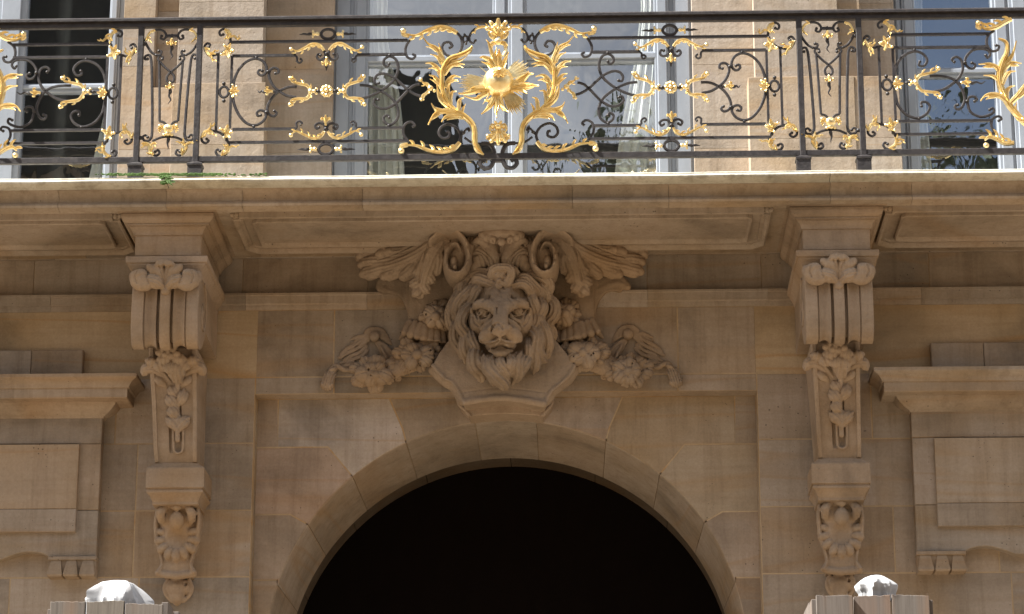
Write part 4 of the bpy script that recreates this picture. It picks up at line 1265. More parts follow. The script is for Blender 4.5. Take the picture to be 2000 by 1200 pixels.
# ---- shield behind the head
def kz(cx, cy, w): return K(cx, cy, w)[:2]
wS = .22
lowp = [kz(*p, wS) for p in ((720, 640), (670, 710), (640, 768), (700, 830), (735, 850), (762, 885), (785, 930), (800, 962), (820, 966), (900, 950), (985, 944), (1070, 950), (1150, 966), (1195, 976), (1212, 970), (1225, 930), (1248, 895), (1285, 862), (1330, 820), (1362, 770), (1325, 710), (1265, 640))]
poly = lowp+[kz(1240, 560, wS), kz(1200, 420, wS), kz(780, 420, wS), kz(745, 560, wS)]
S = Sculpt((kz(540, 900, wS)[0], kz(985, 1000, wS)[1], -.02), (kz(1460, 900, wS)[0], kz(985, 290, wS)[1], .30), .0045)
S.slab(poly, .13, wS, k=.02)
S.chain([K(*p, wS-.004) for p in ((640, 768), (700, 832), (738, 852), (764, 888), (787, 934), (803, 962))], [.012]*6, k=.012)
S.chain([K(*p, wS-.004) for p in ((1208, 966), (1226, 928), (1250, 893), (1288, 862), (1335, 818), (1362, 770))], [.012]*6, k=.012)
S.chain([K(*p, wS+.004) for p in ((803, 955), (900, 940), (985, 935), (1080, 940), (1205, 962))], [.016]*5, k=.03)
S.chain([K(*p, .13) for p in ((640, 790), (700, 850), (738, 872), (764, 905), (790, 950))], [.03]*5, k=.02, flat=1.5)
S.chain([K(*p, .13) for p in ((1220, 950), (1250, 908), (1290, 878), (1340, 835), (1370, 785))], [.03]*5, k=.02, flat=1.5)
S.engrave([kz(790, 905, wS), kz(985, 882, wS), kz(1220, 905, wS)], .006, .004)
S.slab(poly[:], -.02, .135, k=.004)
S.noise(.0018, .05)
S.build('shield', CARVED, KEY)

# ---- key block below, down to the arch
wK = .06
S = Sculpt((kz(740, 900, wK)[0], Zp(842, wK)-.06, -.16), (kz(1280, 900, wK)[0], kz(985, 900, wK)[1], .16), .0045)
kp = [kz(*p, wK) for p in ((768, 925), (775, 965), (800, 990), (830, 1030), (862, 1075), (880, 1112))]
kr = [kz(*p, wK) for p in ((1250, 925), (1245, 965), (1222, 995), (1195, 1030), (1172, 1065), (1163, 1100))]
S.slab(kp+[(kp[-1][0], R+ZC-.02), (kr[-1][0], R+ZC-.02)]+list(reversed(kr)), -.15, wK, k=.006)
S.chain([(x, z_, wK) for x, z_ in kp[:5]], [.012, .014, .012, .012, .010], k=.01)
S.chain([(x, z_, wK) for x, z_ in kr[:5]], [.012, .014, .012, .012, .010], k=.01)
S.d = np.maximum(S.d, (R+.0015-np.sqrt((S.ax[0][:,None,None]-X0)**2+(S.ax[1][None,:,None]-ZC)**2)).astype(np.float32)+0*S.d)
S.noise(.0012, .05)
S.build('key_block', CARVED, KEY)

# ---- flared block behind the scrolls, up to the soffit
S = Sculpt((kz(350, 300, .06)[0], kz(985, 640, .1)[1], -.07), (kz(1690, 300, .06)[0], ZSOF+.005, .40), .006)
left = [kz(*p, .07) for p in ((370, 325), (368, 375), (385, 400), (430, 395), (470, 412), (500, 460), (520, 520), (525, 575), (560, 640))]
xm = kz(990, 300, .07)[0]
lp = spl(left, 4)
S.slab(lp+[(2*xm-x, z_) for x, z_ in reversed(lp)], -.06, .07, k=.012)
S.slab([kz(*p, .07) for p in ((520, 200), (1460, 200), (1460, 640), (520, 640))], -.06, .10, k=.03)
S.chain([K(*p, .05) for p in ((372, 330), (370, 372), (400, 385), (455, 400))], [.02, .026, .024, .016], k=.01)
S.chain([K(*p, .05) for p in ((1608, 330), (1632, 368), (1590, 352), (1530, 362), (1470, 392))], [.02, .024, .028, .026, .016], k=.01)
S.slab([(kz(700, 90, .3)[0], ZSOF+.1), (kz(700, 90, .3)[0], kz(700, 230, .2)[1]), (kz(1280, 90, .3)[0], kz(700, 230, .2)[1]), (kz(1280, 90, .3)[0], ZSOF+.1)], -.06, .34, k=.02)
S.noise(.001, .05)
S.build('console', CARVED, KEY)

# ---- scrolls either side of the crest
def scroll(mirror):
    S = Sculpt((K(1090, 200, .4)[0], K(1200, 345, .5)[1], .02), (K(1360, 200, .3)[0], ZSOF+.02, .56), h)
    path = [(1345, 150), (1300, 120), (1250, 112), (1200, 130), (1165, 175), (1150, 235), (1160, 295), (1195, 330), (1240, 322), (1264, 280), (1262, 220), (1240, 180), (1212, 175), (1194, 205), (1196, 255), (1214, 278)]
    S.chain([K(a, b, .32) for a, b in path], [.02, .025, .027, .027, .027, .027, .027, .027, .026, .025, .023, .021, .02, .018, .016, .014], flat=7.5, k=.004)
    S.ell(K(1208, 228, .405), (.052, .088, .045), k=.006)
    S.ell(K(1224, 250, .43), (.030, .058, .06), k=.004)
    S.ell(K(1218, 262, .48), (.016, .022, .03), k=.004)
    # ribbed roll between scroll and crest
    for q in range(4):
        S.chain([K(1100+q*26, 100+q*8, .36), K(1112+q*24, 150+q*14, .40), K(1105+q*22, 220+q*18, .38)], [.018, .022, .016], flat=2, k=.004)
    S.noise(.001, .03)
    return S.build('scroll', CARVED, KEY, mirror=(K(988, 200, .36)[0] if mirror else None))
scroll(False); scroll(True)

# ---- crest: flared shell tip over two spreading leaves
S = Sculpt((K(780, 200, .4)[0], K(985, 330, .4)[1], .10), (K(1190, 200, .4)[0], ZSOF+.02, .60), h)
xc_ = K(985, 200, .44)[0]
def mc(p, s): return (xc_+s*(p[0]-xc_), p[1], p[2])
S.ell(K(988, 200, .30), (.16, .19, .12), k=.02)
for s in (1, -1):
    S.chain([mc(K(1020, 300, .42), s), mc(K(1025, 220, .43), s), mc(K(1040, 160, .42), s)], [.03, .045, .04], flat=.7, k=.012)
    S.ell(mc(K(1085, 215, .41), s), (.062, .085, .055), rot=-.25*s, k=.012)
    S.ell(mc(K(1110, 265, .39), s), (.045, .045, .045), k=.01)
    for (a, b, r) in ((1130, 190, .022), (1142, 225, .02), (1135, 255, .02), (1150, 290, .022), (1120, 305, .022)):
        S.ell(mc(K(a, b, .385), s), (r, r, .03), k=.006)
    for q in range(4):
        S.engrave([mc(K(1000+q*24, 300, .4), s)[:2], mc(K(1030+q*22, 230-q*4, .4), s)[:2], mc(K(1085+q*17, 178+q*14, .4), s)[:2]], .006, .010)
    S.chain([mc(K(1060, 150, .45), s), mc(K(1095, 130, .46), s), mc(K(1118, 140, .44), s)], [.022, .026, .016], k=.008)
S.engrave([K(986, 165, 0)[:2], K(986, 285, 0)[:2]], .006, .02)
S.ell(K(990, 103, .47), (.155, .055, .075), k=.012)
for q in range(7):
    a = -90+q*30
    S.ell(K(990+math.sin(math.radians(a))*88, 138-abs(a)/90*34, .53-.03*abs(a)/90), (.026, .028, .026), k=.008)
for q in (-60, -25, 25, 60):
    S.engrave([K(990+q*.8, 80, 0)[:2], K(990+q, 145, 0)[:2]], .006, .008)
for a in (-42, 42): S.ell(K(990+a, 132, .545), (.007, .014, .02), rot=.3, k=.003, sub=True)
S.noise(.0012, .03)
S.build('crest_leaf', CARVED, KEY)

# ---- acanthus sprays sweeping to the sides
def spray(mirror):
    S = Sculpt((K(1240, 200, .3)[0], K(1400, 425, .2)[1], -.04), (K(1735, 200, .1)[0], ZSOF+.005, .44), h)
    gr = (.0022, .026)
    def c(pts, rad, **k_): S.chain([K(*p) for p in pts], [x*1.42 for x in rad], flat=.8, k=.008, groove=gr, **k_)
    # main rib and upper fronds
    c([(1262, 118, .33), (1330, 150, .30), (1420, 205, .25), (1520, 245, .20), (1620, 265, .16)], [.03, .036, .036, .034, .02])
    c([(1300, 125, .30), (1400, 155, .25), (1480, 182, .20), (1550, 185, .17), (1590, 165, .16), (1598, 195, .15)], [.022, .034, .038, .038, .036, .022])
    c([(1560, 190, .14), (1630, 180, .13), (1670, 165, .13), (1705, 172, .11), (1712, 205, .09)], [.026, .034, .034, .034, .024])
    c([(1500, 215, .19), (1580, 225, .16), (1650, 230, .14), (1700, 235, .11)], [.026, .036, .038, .024])
    c([(1540, 245, .17), (1610, 265, .15), (1660, 280, .13), (1692, 285, .11)], [.026, .038, .04, .022])
    c([(1450, 230, .21), (1510, 270, .19), (1560, 290, .17), (1580, 300, .16)], [.024, .036, .036, .02])
    c([(1400, 225, .24), (1440, 270, .23), (1475, 300, .21)], [.022, .036, .03])
    # hanging leaf by the scroll
    c([(1290, 130, .33), (1335, 200, .30), (1370, 280, .27), (1390, 350, .25), (1402, 410, .21)], [.03, .045, .05, .045, .014])
    for (a, b, x, y, r) in ((1345, 250, 1318, 290, .03), (1362, 300, 1335, 335, .03), (1380, 350, 1358, 385, .026), (1380, 270, 1425, 305, .03), (1392, 330, 1440, 352, .032), (1400, 370, 1428, 400, .024)):
        c([(a, b, .26), ((a+x)/2, (b+y)/2, .27), (x, y, .24)], [.018, r, .014])
    c([(1310, 160, .31), (1300, 220, .30), (1310, 290, .27)], [.02, .03, .016])
    for (a, b, r, w_) in ((1600, 186, .040, .17), (1706, 196, .036, .11), (1696, 240, .036, .12), (1688, 286, .038, .12), (1580, 302, .036, .17), (1478, 306, .036, .21), (1560, 176, .034, .19), (1655, 172, .03, .14), (1650, 288, .03, .14), (1545, 296, .03, .19)): S.ell(K(a, b, w_), (r*1.15, r*.85, r), rot=-.3, k=.003)
    S.engrave([K(*p)[:2] for p in ((1280, 125, 0), (1350, 215, 0), (1385, 320, 0), (1400, 400, 0))], .006, .012)
    S.engrave([K(*p)[:2] for p in ((1290, 130, 0), (1420, 205, 0), (1620, 262, 0))], .005, .008)
    S.noise(.0012, .03)
    return S.build('acanthus_leaf', CARVED, KEY, mirror=(K(988, 200, .2)[0] if mirror else None))
spray(False); spray(True)

# ------------------------------------------------------------------ garlands of fruit, leaves and ribbon
def GL(cx, cy, w):
    p = P(610+cx/3.752, 460+cy/3.75, w); return (p.x, p.z, w)
def garland(mirror, label):
    rnd = random.Random(11 if mirror else 5)
    xm = K(988, 200, .08)[0] if mirror else None
    root = empty('stone_garland', ((2*K(988, 200, .08)[0]-GL(600, 900, 0)[0]) if mirror else GL(600, 900, 0)[0], 0, GL(600, 900, 0)[1]), label, 'garland', 'carved garlands beside the lion')
    lo = (GL(0, 600, .0)[0], GL(500, 1150, .05)[1], -.02); hi = (GL(1060, 600, .1)[0], GL(500, 440, .1)[1], .26)
    def cluster(cx, cy, w, rx, ry, n, seed):
        r_ = random.Random(seed+(100 if mirror else 0))
        S.ell(GL(cx, cy, w*.4), (rx*.9/1100, ry*.9/1100, w*.55), k=.01)
        for ring, (d0, w0, rr0) in enumerate(((.82, .62, .040), (.42, .95, .046))):
            m_ = n if ring == 0 else max(4, n//2)
            for i in range(m_):
                a = 2*math.pi*(i+.5*ring)/m_+r_.uniform(-.22, .22); d = d0+r_.uniform(-.12, .12)
                p = GL(cx+rx*d*math.cos(a), cy+ry*d*math.sin(a), w*w0)
                r = rr0*r_.uniform(.8, 1.2)
                S.ell(p, (r*1.2, r*1.0, r*1.0), rot=-a+r_.uniform(-1.3, 1.3), k=.004)
                ca, sa = math.cos(-a), math.sin(-a)
                for q in ((-.35, .35) if r_.random() < .6 else (0,)):
                    S.engrave([(p[0]-ca*r*.6-sa*q*r, p[1]-sa*r*.6+ca*q*r), (p[0]+ca*r*1.3-sa*q*r*1.5, p[1]+sa*r*1.3+ca*q*r*1.5)], .0045, .0065, n=3)
        p = GL(cx+r_.uniform(-.15, .15)*rx, cy+r_.uniform(-.2, .2)*ry, w*1.1); S.ell(p, (.034, .032, .036), k=.003)
        for i in range(3):
            a = r_.uniform(0, 6.28); d = r_.uniform(.25, .95)
            p = GL(cx+rx*d*math.cos(a), cy+ry*d*math.sin(a), w*.95)
            S.ell(p, (.006, .009, .06), rot=a, k=.003, sub=True)
    def out(name):
        S.noise(.0012, .03); return S.build(name, CARVED, root, mirror=xm)
    # fruit clusters
    for args in ((915, 590, .20, 100, 100, 8, 1), (765, 880, .20, 165, 105, 10, 2), (450, 1010, .17, 155, 110, 11, 3)):
        S = Sculpt((GL(args[0]-args[3]*1.5-20, 0, 0)[0], GL(0, args[1]+args[4]*1.5+30, 0)[1], -.02), (GL(args[0]+args[3]*1.5+20, 0, .1)[0], GL(0, args[1]-args[4]*1.5-30, .1)[1], .32), h)
        cluster(*args)
        if args[6] == 2:
            for (a, b) in ((905, 800), (925, 835), (650, 1045)): S.ell(GL(a, b, .14), (.022, .024, .03), k=.003)
        out('fruit_cluster')
    S = Sculpt((GL(585, 0, .05)[0], GL(0, 1085, .05)[1], -.02), (GL(670, 0, .05)[0], GL(0, 1005, .05)[1], .15), h)
    S.ell(GL(627, 1045, .07), (.026, .024, .05), k=.006); S.ell(GL(627, 1045, .12), (.014, .013, .04), k=.004, sub=True); out('seed_pod')
    # pleated ribbon wrapped round the swag
    S = Sculpt((GL(610, 0, .0)[0], GL(0, 810, .1)[1], -.02), (GL(1010, 0, .1)[0], GL(0, 590, .1)[1], .24), h)
    for i in range(7):
        t = i/6
        a = (715+t*235, 640+t*62); b = (675+t*285, 715+t*78)
        S.chain([GL(*a, .10+.05*math.sin(t*3)), GL(*b, .13+.06*math.sin(t*3))], [.026, .03 if i % 2 else .024], flat=.9, k=.005 if i % 2 else .002)
    S.chain([GL(690, 715, .10), GL(665, 735, .08), GL(645, 760, .06)], [.024, .018, .012], k=.006); out('ribbon')
    S = Sculpt((GL(480, 0, .0)[0], GL(0, 1060, .1)[1], -.02), (GL(800, 0, .1)[0], GL(0, 770, .1)[1], .2), h)
    for i in range(6):
        t = i/5
        S.chain([GL(545+t*110, 925-t*95+20, .08), GL(585+t*105, 985-t*70+10, .12), GL(640+t*120, 1020-t*45, .10)], [.022, .026, .018], flat=.9, k=.003)
    S.chain([GL(500, 815, .04), GL(535, 890, .06), GL(575, 975, .07), GL(635, 1020, .06)], [.010, .014, .014, .012], k=.005); out('ribbon')
    # button and flat ribbon ends on the wall
    S = Sculpt((GL(60, 0, 0)[0], GL(0, 1140, 0)[1], -.02), (GL(650, 0, .05)[0], GL(0, 680, 0)[1], .13), h)
    S.ell(GL(458, 745, .03), (.042, .042, .035), k=.003)
    S.engrave([GL(458+46*math.cos(a), 745+46*math.sin(a), 0)[:2] for a in np.linspace(0, 6.28, 14)], .006, .008)
    for (u, v) in ((0, 0), (26, -20), (-26, 22)): S.chain([GL(352+u*.4, 800+v, .0), GL(405, 722+v, .014), GL(458-u*.3, 700+v*.7, .02), GL(512, 722+v, .014), GL(566-u*.4, 775+v, .0)], [.012, .018, .018, .018, .012], flat=.35, k=.002)
    for v in (-22, 6, 32): S.chain([GL(412, 755+v*.4, .016), GL(350, 760+v, .012), GL(285, 785+v, .004)], [.012, .016, .010], flat=.4, k=.002)
    for v in (-24, 4, 30): S.chain([GL(474+v*.2, 785-v*.3, .016), GL(520+v*.6, 830-v*.5, .024), GL(558+v, 890-v*.3, .03), GL(590+v, 950-v*.2, .03)], [.010, .016, .018, .014], flat=.5, k=.002)
    for (u, v, e) in ((-24, -40, 0), (-8, -12, 22), (10, 16, -6), (26, 42, 26)): S.chain([GL(392+u*.4, 800+v, .012), GL(335+u, 842+v, .022), GL(275+u, 868+v*.9, .014), GL(225+u*.4-e, 905+v*.8, .012)], [.013, .0135, .0135, .013], flat=.5, k=.001)
    S.chain([GL(300, 930, .012), GL(262, 948, .02), GL(215, 962, .022)], [.014, .016, .016], flat=.6, k=.003)
    out('ribbon_knot')
    # tassel
    S = Sculpt((GL(30, 0, 0)[0], GL(0, 1150, 0)[1], -.02), (GL(330, 0, .05)[0], GL(0, 890, 0)[1], .12), h)
    S.chain([GL(300, 980, .01), GL(240, 985, .025), GL(200, 965, .035), GL(170, 960, .035), GL(150, 985, .035)], [.016, .018, .018, .02, .024], k=.005)
    S.chain([GL(150, 985, .035), GL(125, 1040, .045), GL(108, 1090, .045)], [.022, .042, .046], flat=.8, k=.006, groove=(.005, .017))
    S.ell(GL(152, 985, .045), (.030, .016, .034), rot=.5, k=.004)
    for i in range(6): S.ell(GL(70+i*15, 1098+6*math.sin(i*2), .05), (.011, .02, .03), k=.004)
    out('tassel')
garland(False, 'carved fruit and ribbon garland hanging at the left of the lion head')
garland(True, 'carved fruit and ribbon garland hanging at the right of the lion head')
# ------------------------------------------------------------------ gilded wrought iron railing
WR = 1.0                                              # depth of the railing plane
YR = -WR
def r1(cx, cy): return XZ(cx/3.53, cy/3.53, WR)
def r2(cx, cy): return XZ(380+cx/3.53, cy/3.53, WR)
def r3(cx, cy): return XZ(760+cx/3.5286, cy/3.5286, WR)
def rp(px, py): return XZ(px, py, WR)
XR0 = Xp(973.5, WR, 180)                              # axis of the middle bay
mR = lambda x: 2*XR0-x
zr = lambda py: Zp(py, WR, 400)
RAIL = empty('balcony_railing', (XR0, YR, ZTOP), 'black wrought iron balcony railing with gilded leaves, rosettes and a gilded sun in the middle', 'railing')

def iron_path(mb, pts, r=.0088, n=6, sm=6, y=None, taper=None):
    q = spl(pts, sm); m = len(q)
    rad = lerps(taper, m) if taper else r
    mb.tube([(x, YR if y is None else y, z) for x, z in q], rad, n=n)
def ball(mb, c, r, y=None): mb.sphere((c[0], YR if y is None else y, c[1]), r, 9, 7)
def collar(mb, c, r=.014, ang=0): mb.sphere((c[0], YR-.002, c[1]), (r, r*1.1, r*.8), 8, 6)
def eye(mb, c, r=.012): ball(mb, c, r)

class Gild:
    """one gilded ornament = one mesh, made for the left and for the right half"""
    def __init__(s): s.items = []
G_ITEMS = []                                         # (name, MB, panel key, mirror too)

def vlen(a, b): return math.hypot(a[0]-b[0], a[1]-b[1])

def blade2(mb, pts, w, y=YR-.004, th=None, lift=.012, tip=.35, sm=6):
    q = spl(pts, sm); m = len(q)
    wid = [w*(.45+.55*math.sin(math.pi*min(1, .25+t*.9)))*(1-.55*max(0, t-.55)/.45) for t in np.linspace(0, 1, m)]
    mb.blade(q, wid, y, th or w*.75, lift=lift)

def tipcurl(mb, c, r): mb.sphere((c[0], YR-.012, c[1]), (r, r*.9, r), 8, 6)

def acanth(mb, pts, w, side=1, nl=5, y=YR-.004, lobe=1.0, t0=.12, t1=.85, lift=.012):
    """leafy scroll: a main blade with curling lobes along one side"""
    w = w*.78; q = [np.array(p) for p in spl(pts, 10)]; m = len(q)
    wid = [w*(.35+.65*math.sin(math.pi*min(1, .2+.8*t)))*(1-.3*t) for t in np.linspace(0, 1, m)]
    mb.blade([tuple(p) for p in q], wid, y, w*.75, lift=lift)
    for k_ in range(nl):
        t = t0+(t1-t0)*k_/max(1, nl-1); i = int(t*(m-1)); p = q[i]
        tg = q[min(i+1, m-1)]-q[max(i-1, 0)]; tg = tg/(np.hypot(*tg)+1e-9); nn = np.array((-tg[1], tg[0]))*side
        L_ = w*2.1*lobe*(.75+.5*math.sin(math.pi*t)); 
        a = p+nn*w*.3; b = p+nn*L_*.62+tg*L_*.35; c = p+nn*L_*.85+tg*L_*.9; 
        mb.blade([tuple(x) for x in spl([a, b, c], 4)], lerps([w*.3, w*.55, w*.42, w*.12], 9), y-.006, w*.5, lift=.008)

def fan(mb, c, ang, L_, n, spread, w, y=YR-.006, curl=.25):
    """palmette: n blades fanned about a direction"""
    for k_ in range(n):
        u = (k_-(n-1)/2)/max(1, (n-1)/2); a = ang+u*spread; l = L_*(1-.28*abs(u))
        d = (math.cos(a), math.sin(a)); e = (-d[1]*u, d[0]*u)
        pts = [c, (c[0]+d[0]*l*.6, c[1]+d[1]*l*.6), (c[0]+d[0]*l+e[0]*l*curl, c[1]+d[1]*l+e[1]*l*curl)]
        mb.blade(spl(pts, 5), lerps([w*.5, w, w*.8, w*.35], 11), y-.004*(1-abs(u)), w*.8, lift=.012)
        if abs(u) > .3: mb.sphere((pts[2][0], y-.014, pts[2][1]), w*.62, 7, 5)

def pendant(mb, ib, c, ang, L_, w, tail=.0, wavy=False):
    """bell flower with three petals (gold) and a wavy iron spear"""
    d = np.array((math.cos(ang), math.sin(ang))); n = np.array((-d[1], d[0])); c = np.array(c)
    mb.sphere((c[0], YR-.004, c[1]), w*.42, 8, 6)
    mb.blade(spl([tuple(c), tuple(c+d*L_*.5), tuple(c+d*L_)], 5), lerps([w*.3, w*.42, w*.5, w*.2], 11), YR-.008, w*.5, lift=.008)
    for s in (-1, 1):
        p = [tuple(c+d*L_*.1), tuple(c+d*L_*.55+n*s*w*.55), tuple(c+d*L_*.72+n*s*w*1.05), tuple(c+d*L_*.5+n*s*w*1.2)]
        mb.blade(spl(p, 5), lerps([w*.2, w*.34, w*.3, w*.16], 16), YR-.006, w*.4, lift=.006)
        e = c+d*L_*.5+n*s*w*1.2; mb.sphere((e[0], YR-.012, e[1]), w*.22, 7, 5)
    if tail and ib is not None:
        q = []
        for i in range(15):
            t = i/14; a = L_*.85+tail*t
            o = (.007*math.sin(t*11)*(.3+t) if wavy else 0)
            q.append(tuple(c+d*a+n*o))
        ib.tube([(x, YR, z) for x, z in q], lerps([.009, .012, .007, .006, .0045, .0015], 15), n=6)
        for t in (.12, .24): 
            e = c+d*(L_*.85+tail*t); ib.sphere((e[0], YR, e[1]), .011, 7, 5)

def spiral_end(mb, pts, r0=.0088, r1_=.0105, sm=6):
    iron_path(mb, pts, taper=[r0, r0, r0*.95, r0*.85], sm=sm); ball(mb, pts[-1], r1_)

# ---------------------------------------------------------------- straight members
def rail(name, pys, hd, extra=None):
    mb = MB(); z1, z0 = zr(pys[0]), zr(pys[1])
    mb.box(XL, XR, YR-hd, YR+hd, z0, z1, bev=.004)
    if extra: extra(mb, z0, z1)
    return mb.build(name, IRON, RAIL)
def cap(mb, z0, z1):
    n_ = 9; rows = []
    pr = [(YR-.04, z1-.012), (YR-.04, z1+.004), (YR-.03, z1+.014), (YR-.012, z1+.019), (YR+.012, z1+.019), (YR+.03, z1+.014), (YR+.04, z1+.004), (YR+.04, z1-.012)]
    mb.rings([[(x, y, z) for y, z in pr] for x in (XL, XR)])
rail('handrail', (40.5, 54), .018, cap)
rail('bottom_rail', (306.5, 318), .016)
posts = [(277, 266), (391.5, 382)]
for k_, (pt, pb) in enumerate(posts):
    for s in (0, 1):
        x_ = Xp(.5*(pt+pb), WR, 180)
        if s: x_ = mR(x_)
        mb = MB(); w_ = .0185
        mb.box(x_-w_, x_+w_, YR-w_-.001, YR+w_+.001, zr(322), zr(53), bev=.003)
        p = mb.build('post', IRON, RAIL)
        mb = MB()
        z1 = zr(318); z2 = zr(323); 
        rows = []
        for o, z_ in ((.022, z1+.004), (.022, z1), (.046, z2+.004), (.05, z2), (.05, z2-.012), (.045, z2-.015), (.045, ZTOP-.004)):
            rows.append([(x_-o, YR-o, z_), (x_+o, YR-o, z_), (x_+o, YR+o, z_), (x_-o, YR+o, z_)])
        mb.rings(rows); mb.build('post_base', IRON, p)

PANELS = {}
def panel(key):
    PANELS[key] = dict(iron=MB(), gold=[])
    return PANELS[key]['iron']
def gild(key, name, fn):
    m = MB(); fn(m); PANELS[key]['gold'].append((name, m))

# ---------------------------------------------------------------- middle bay, left half
I = panel('mid')
def P2(*l): return [r2(a, b) for a, b in l]
def P3(*l): return [r3(a, b) for a, b in l]
def hbar(mb, a, b, r=.0085):
    z_ = .5*(a[1]+b[1]); mb.sqbar((a[0], YR, z_), (b[0], YR, z_), r)
def vbar(mb, a, b, r=.008):
    x_ = .5*(a[0]+b[0]); mb.sqbar((x_, YR, a[1]), (x_, YR, b[1]), r)
hbar(I, r2(245, 296), r2(1470, 276))
hbar(I, r2(262, 386), r2(700, 384)); hbar(I, r2(1120, 379), r2(1450, 377))
hbar(I, r2(262, 893), r2(700, 891)); hbar(I, r2(1112, 886), r2(1440, 883))
hbar(I, r2(228, 984), r2(1465, 974))
vbar(I, r2(160, 372), r2(152, 912)); vbar(I, r2(255, 388), r2(247, 885))
for pts in (P2((690, 384), (705, 395), (708, 425), (725, 435), (741, 420), (732, 408)), P2((1130, 379), (1112, 392), (1110, 420), (1094, 428), (1083, 412), (1096, 404)),
            P2((690, 891), (704, 880), (702, 850), (722, 837), (742, 850), (732, 862)), P2((1122, 886), (1112, 872), (1112, 850), (1092, 836), (1078, 848), (1088, 860))):
    spiral_end(I, pts, .0075, .0085, 4)
# ring between the uprights
def oval(mb, c, rx, rz, r=.009): 
    q = [(c[0]+rx*math.cos(a), YR, c[1]+rz*math.sin(a)) for a in np.linspace(0, 2*math.pi, 25)]
    mb.tube(q, r, n=6)
oval(I, r2(203, 636), .029, .038); ball(I, r2(202, 578), .013); ball(I, r2(202, 697), .013)
gild('mid', 'gilded_palmette', lambda m: (fan(m, r2(250, 636), 0, .058, 5, 1.0, .013), fan(m, r2(262, 636), math.pi, .022, 3, .9, .008)))
# corner scrolls (used by every bay)
def corners(key, I, T, up=True):
    """T maps coordinates of the enlarged view to the plane; same drawing for top and bottom"""
    if up:
        spiral_end(I, [T(250, 300), T(243, 240), T(225, 210), T(195, 203), T(172, 222), T(180, 246), T(198, 240)])
        spiral_end(I, [T(160, 374), T(110, 385), T(75, 350), T(70, 320), T(88, 300), T(108, 310), T(98, 326)])
        iron_path(I, [T(152, 378), T(190, 365), T(230, 330), T(246, 295)])
        ball(I, T(243, 304), .012)
        gild(key, 'gilded_leaf', lambda m: (acanth(m, [T(208, 208), T(236, 222), T(246, 252), T(232, 280)], .018, -1, 3), acanth(m, [T(240, 262), T(272, 252), T(300, 276), T(318, 264)], .013, 1, 2), ))
        gild(key, 'gilded_leaf', lambda m: (acanth(m, [T(72, 330), T(92, 372), T(118, 398), T(128, 432)], .018, 1, 3), acanth(m, [T(92, 366), T(124, 368), T(146, 350)], .014, -1, 2)))
        gild(key, 'gilded_flower', lambda m: (fan(m, T(222, 352), math.radians(-72), .062, 3, .85, .016), fan(m, T(225, 352), math.radians(60), .05, 3, .8, .013)))
    else:
        spiral_end(I, [T(235, 985), T(232, 1040), T(205, 1072), T(165, 1075), T(146, 1050), T(158, 1032), T(176, 1042)])
        spiral_end(I, [T(150, 910), T(95, 900), T(55, 930), T(50, 970), T(75, 988), T(98, 972), T(84, 960)])
        iron_path(I, [T(150, 908), T(180, 920), T(215, 950), T(232, 985)])
        ball(I, T(220, 965), .012)
        gild(key, 'gilded_leaf', lambda m: (acanth(m, [T(182, 1076), T(220, 1058), T(236, 1028), T(226, 1000)], .018, 1, 3), acanth(m, [T(228, 1030), T(258, 1012), T(292, 1022)], .013, 1, 2)))
        gild(key, 'gilded_leaf', lambda m: (acanth(m, [T(48, 955), T(70, 915), T(105, 900), T(115, 855)], .018, -1, 3), acanth(m, [T(85, 905), T(120, 912), T(130, 938)], .014, 1, 2)))
        gild(key, 'gilded_flower', lambda m: (fan(m, T(215, 925), math.radians(75), .058, 3, .9, .016), fan(m, T(218, 925), math.radians(-50), .045, 3, .8, .013)))
corners('mid', I, r2); corners('mid', I, r2, False)
# large C scroll
spiral_end(I, P2((262, 640), (272, 560), (305, 482), (362, 425), (425, 406), (475, 428), (496, 470), (488, 508), (460, 522), (438, 505), (446, 484), (466, 490)), .0098)
spiral_end(I, P2((262, 640), (272, 715), (305, 792), (355, 848), (410, 866), (462, 846), (492, 805), (484, 772), (452, 762), (430, 778), (436, 800), (456, 796)), .0098)
ball(I, r2(426, 400), .011); ball(I, r2(408, 874), .011)
collar(I, r2(508, 497)); collar(I, r2(498, 776))
spiral_end(I, P2((700, 672), (640, 662), (585, 632), (540, 590), (514, 532), (518, 490), (545, 470), (574, 478), (578, 502), (558, 508)), .0098)
spiral_end(I, P2((705, 600), (650, 602), (598, 622), (548, 660), (512, 712), (500, 762), (520, 795), (550, 802), (566, 782), (550, 768)), .0098)
gild('mid', 'gilded_spear', lambda m: pendant(m, I, r2(535, 632), math.pi, .052, .022, .052, True))
iron_path(I, P2((540, 632), (570, 632)))
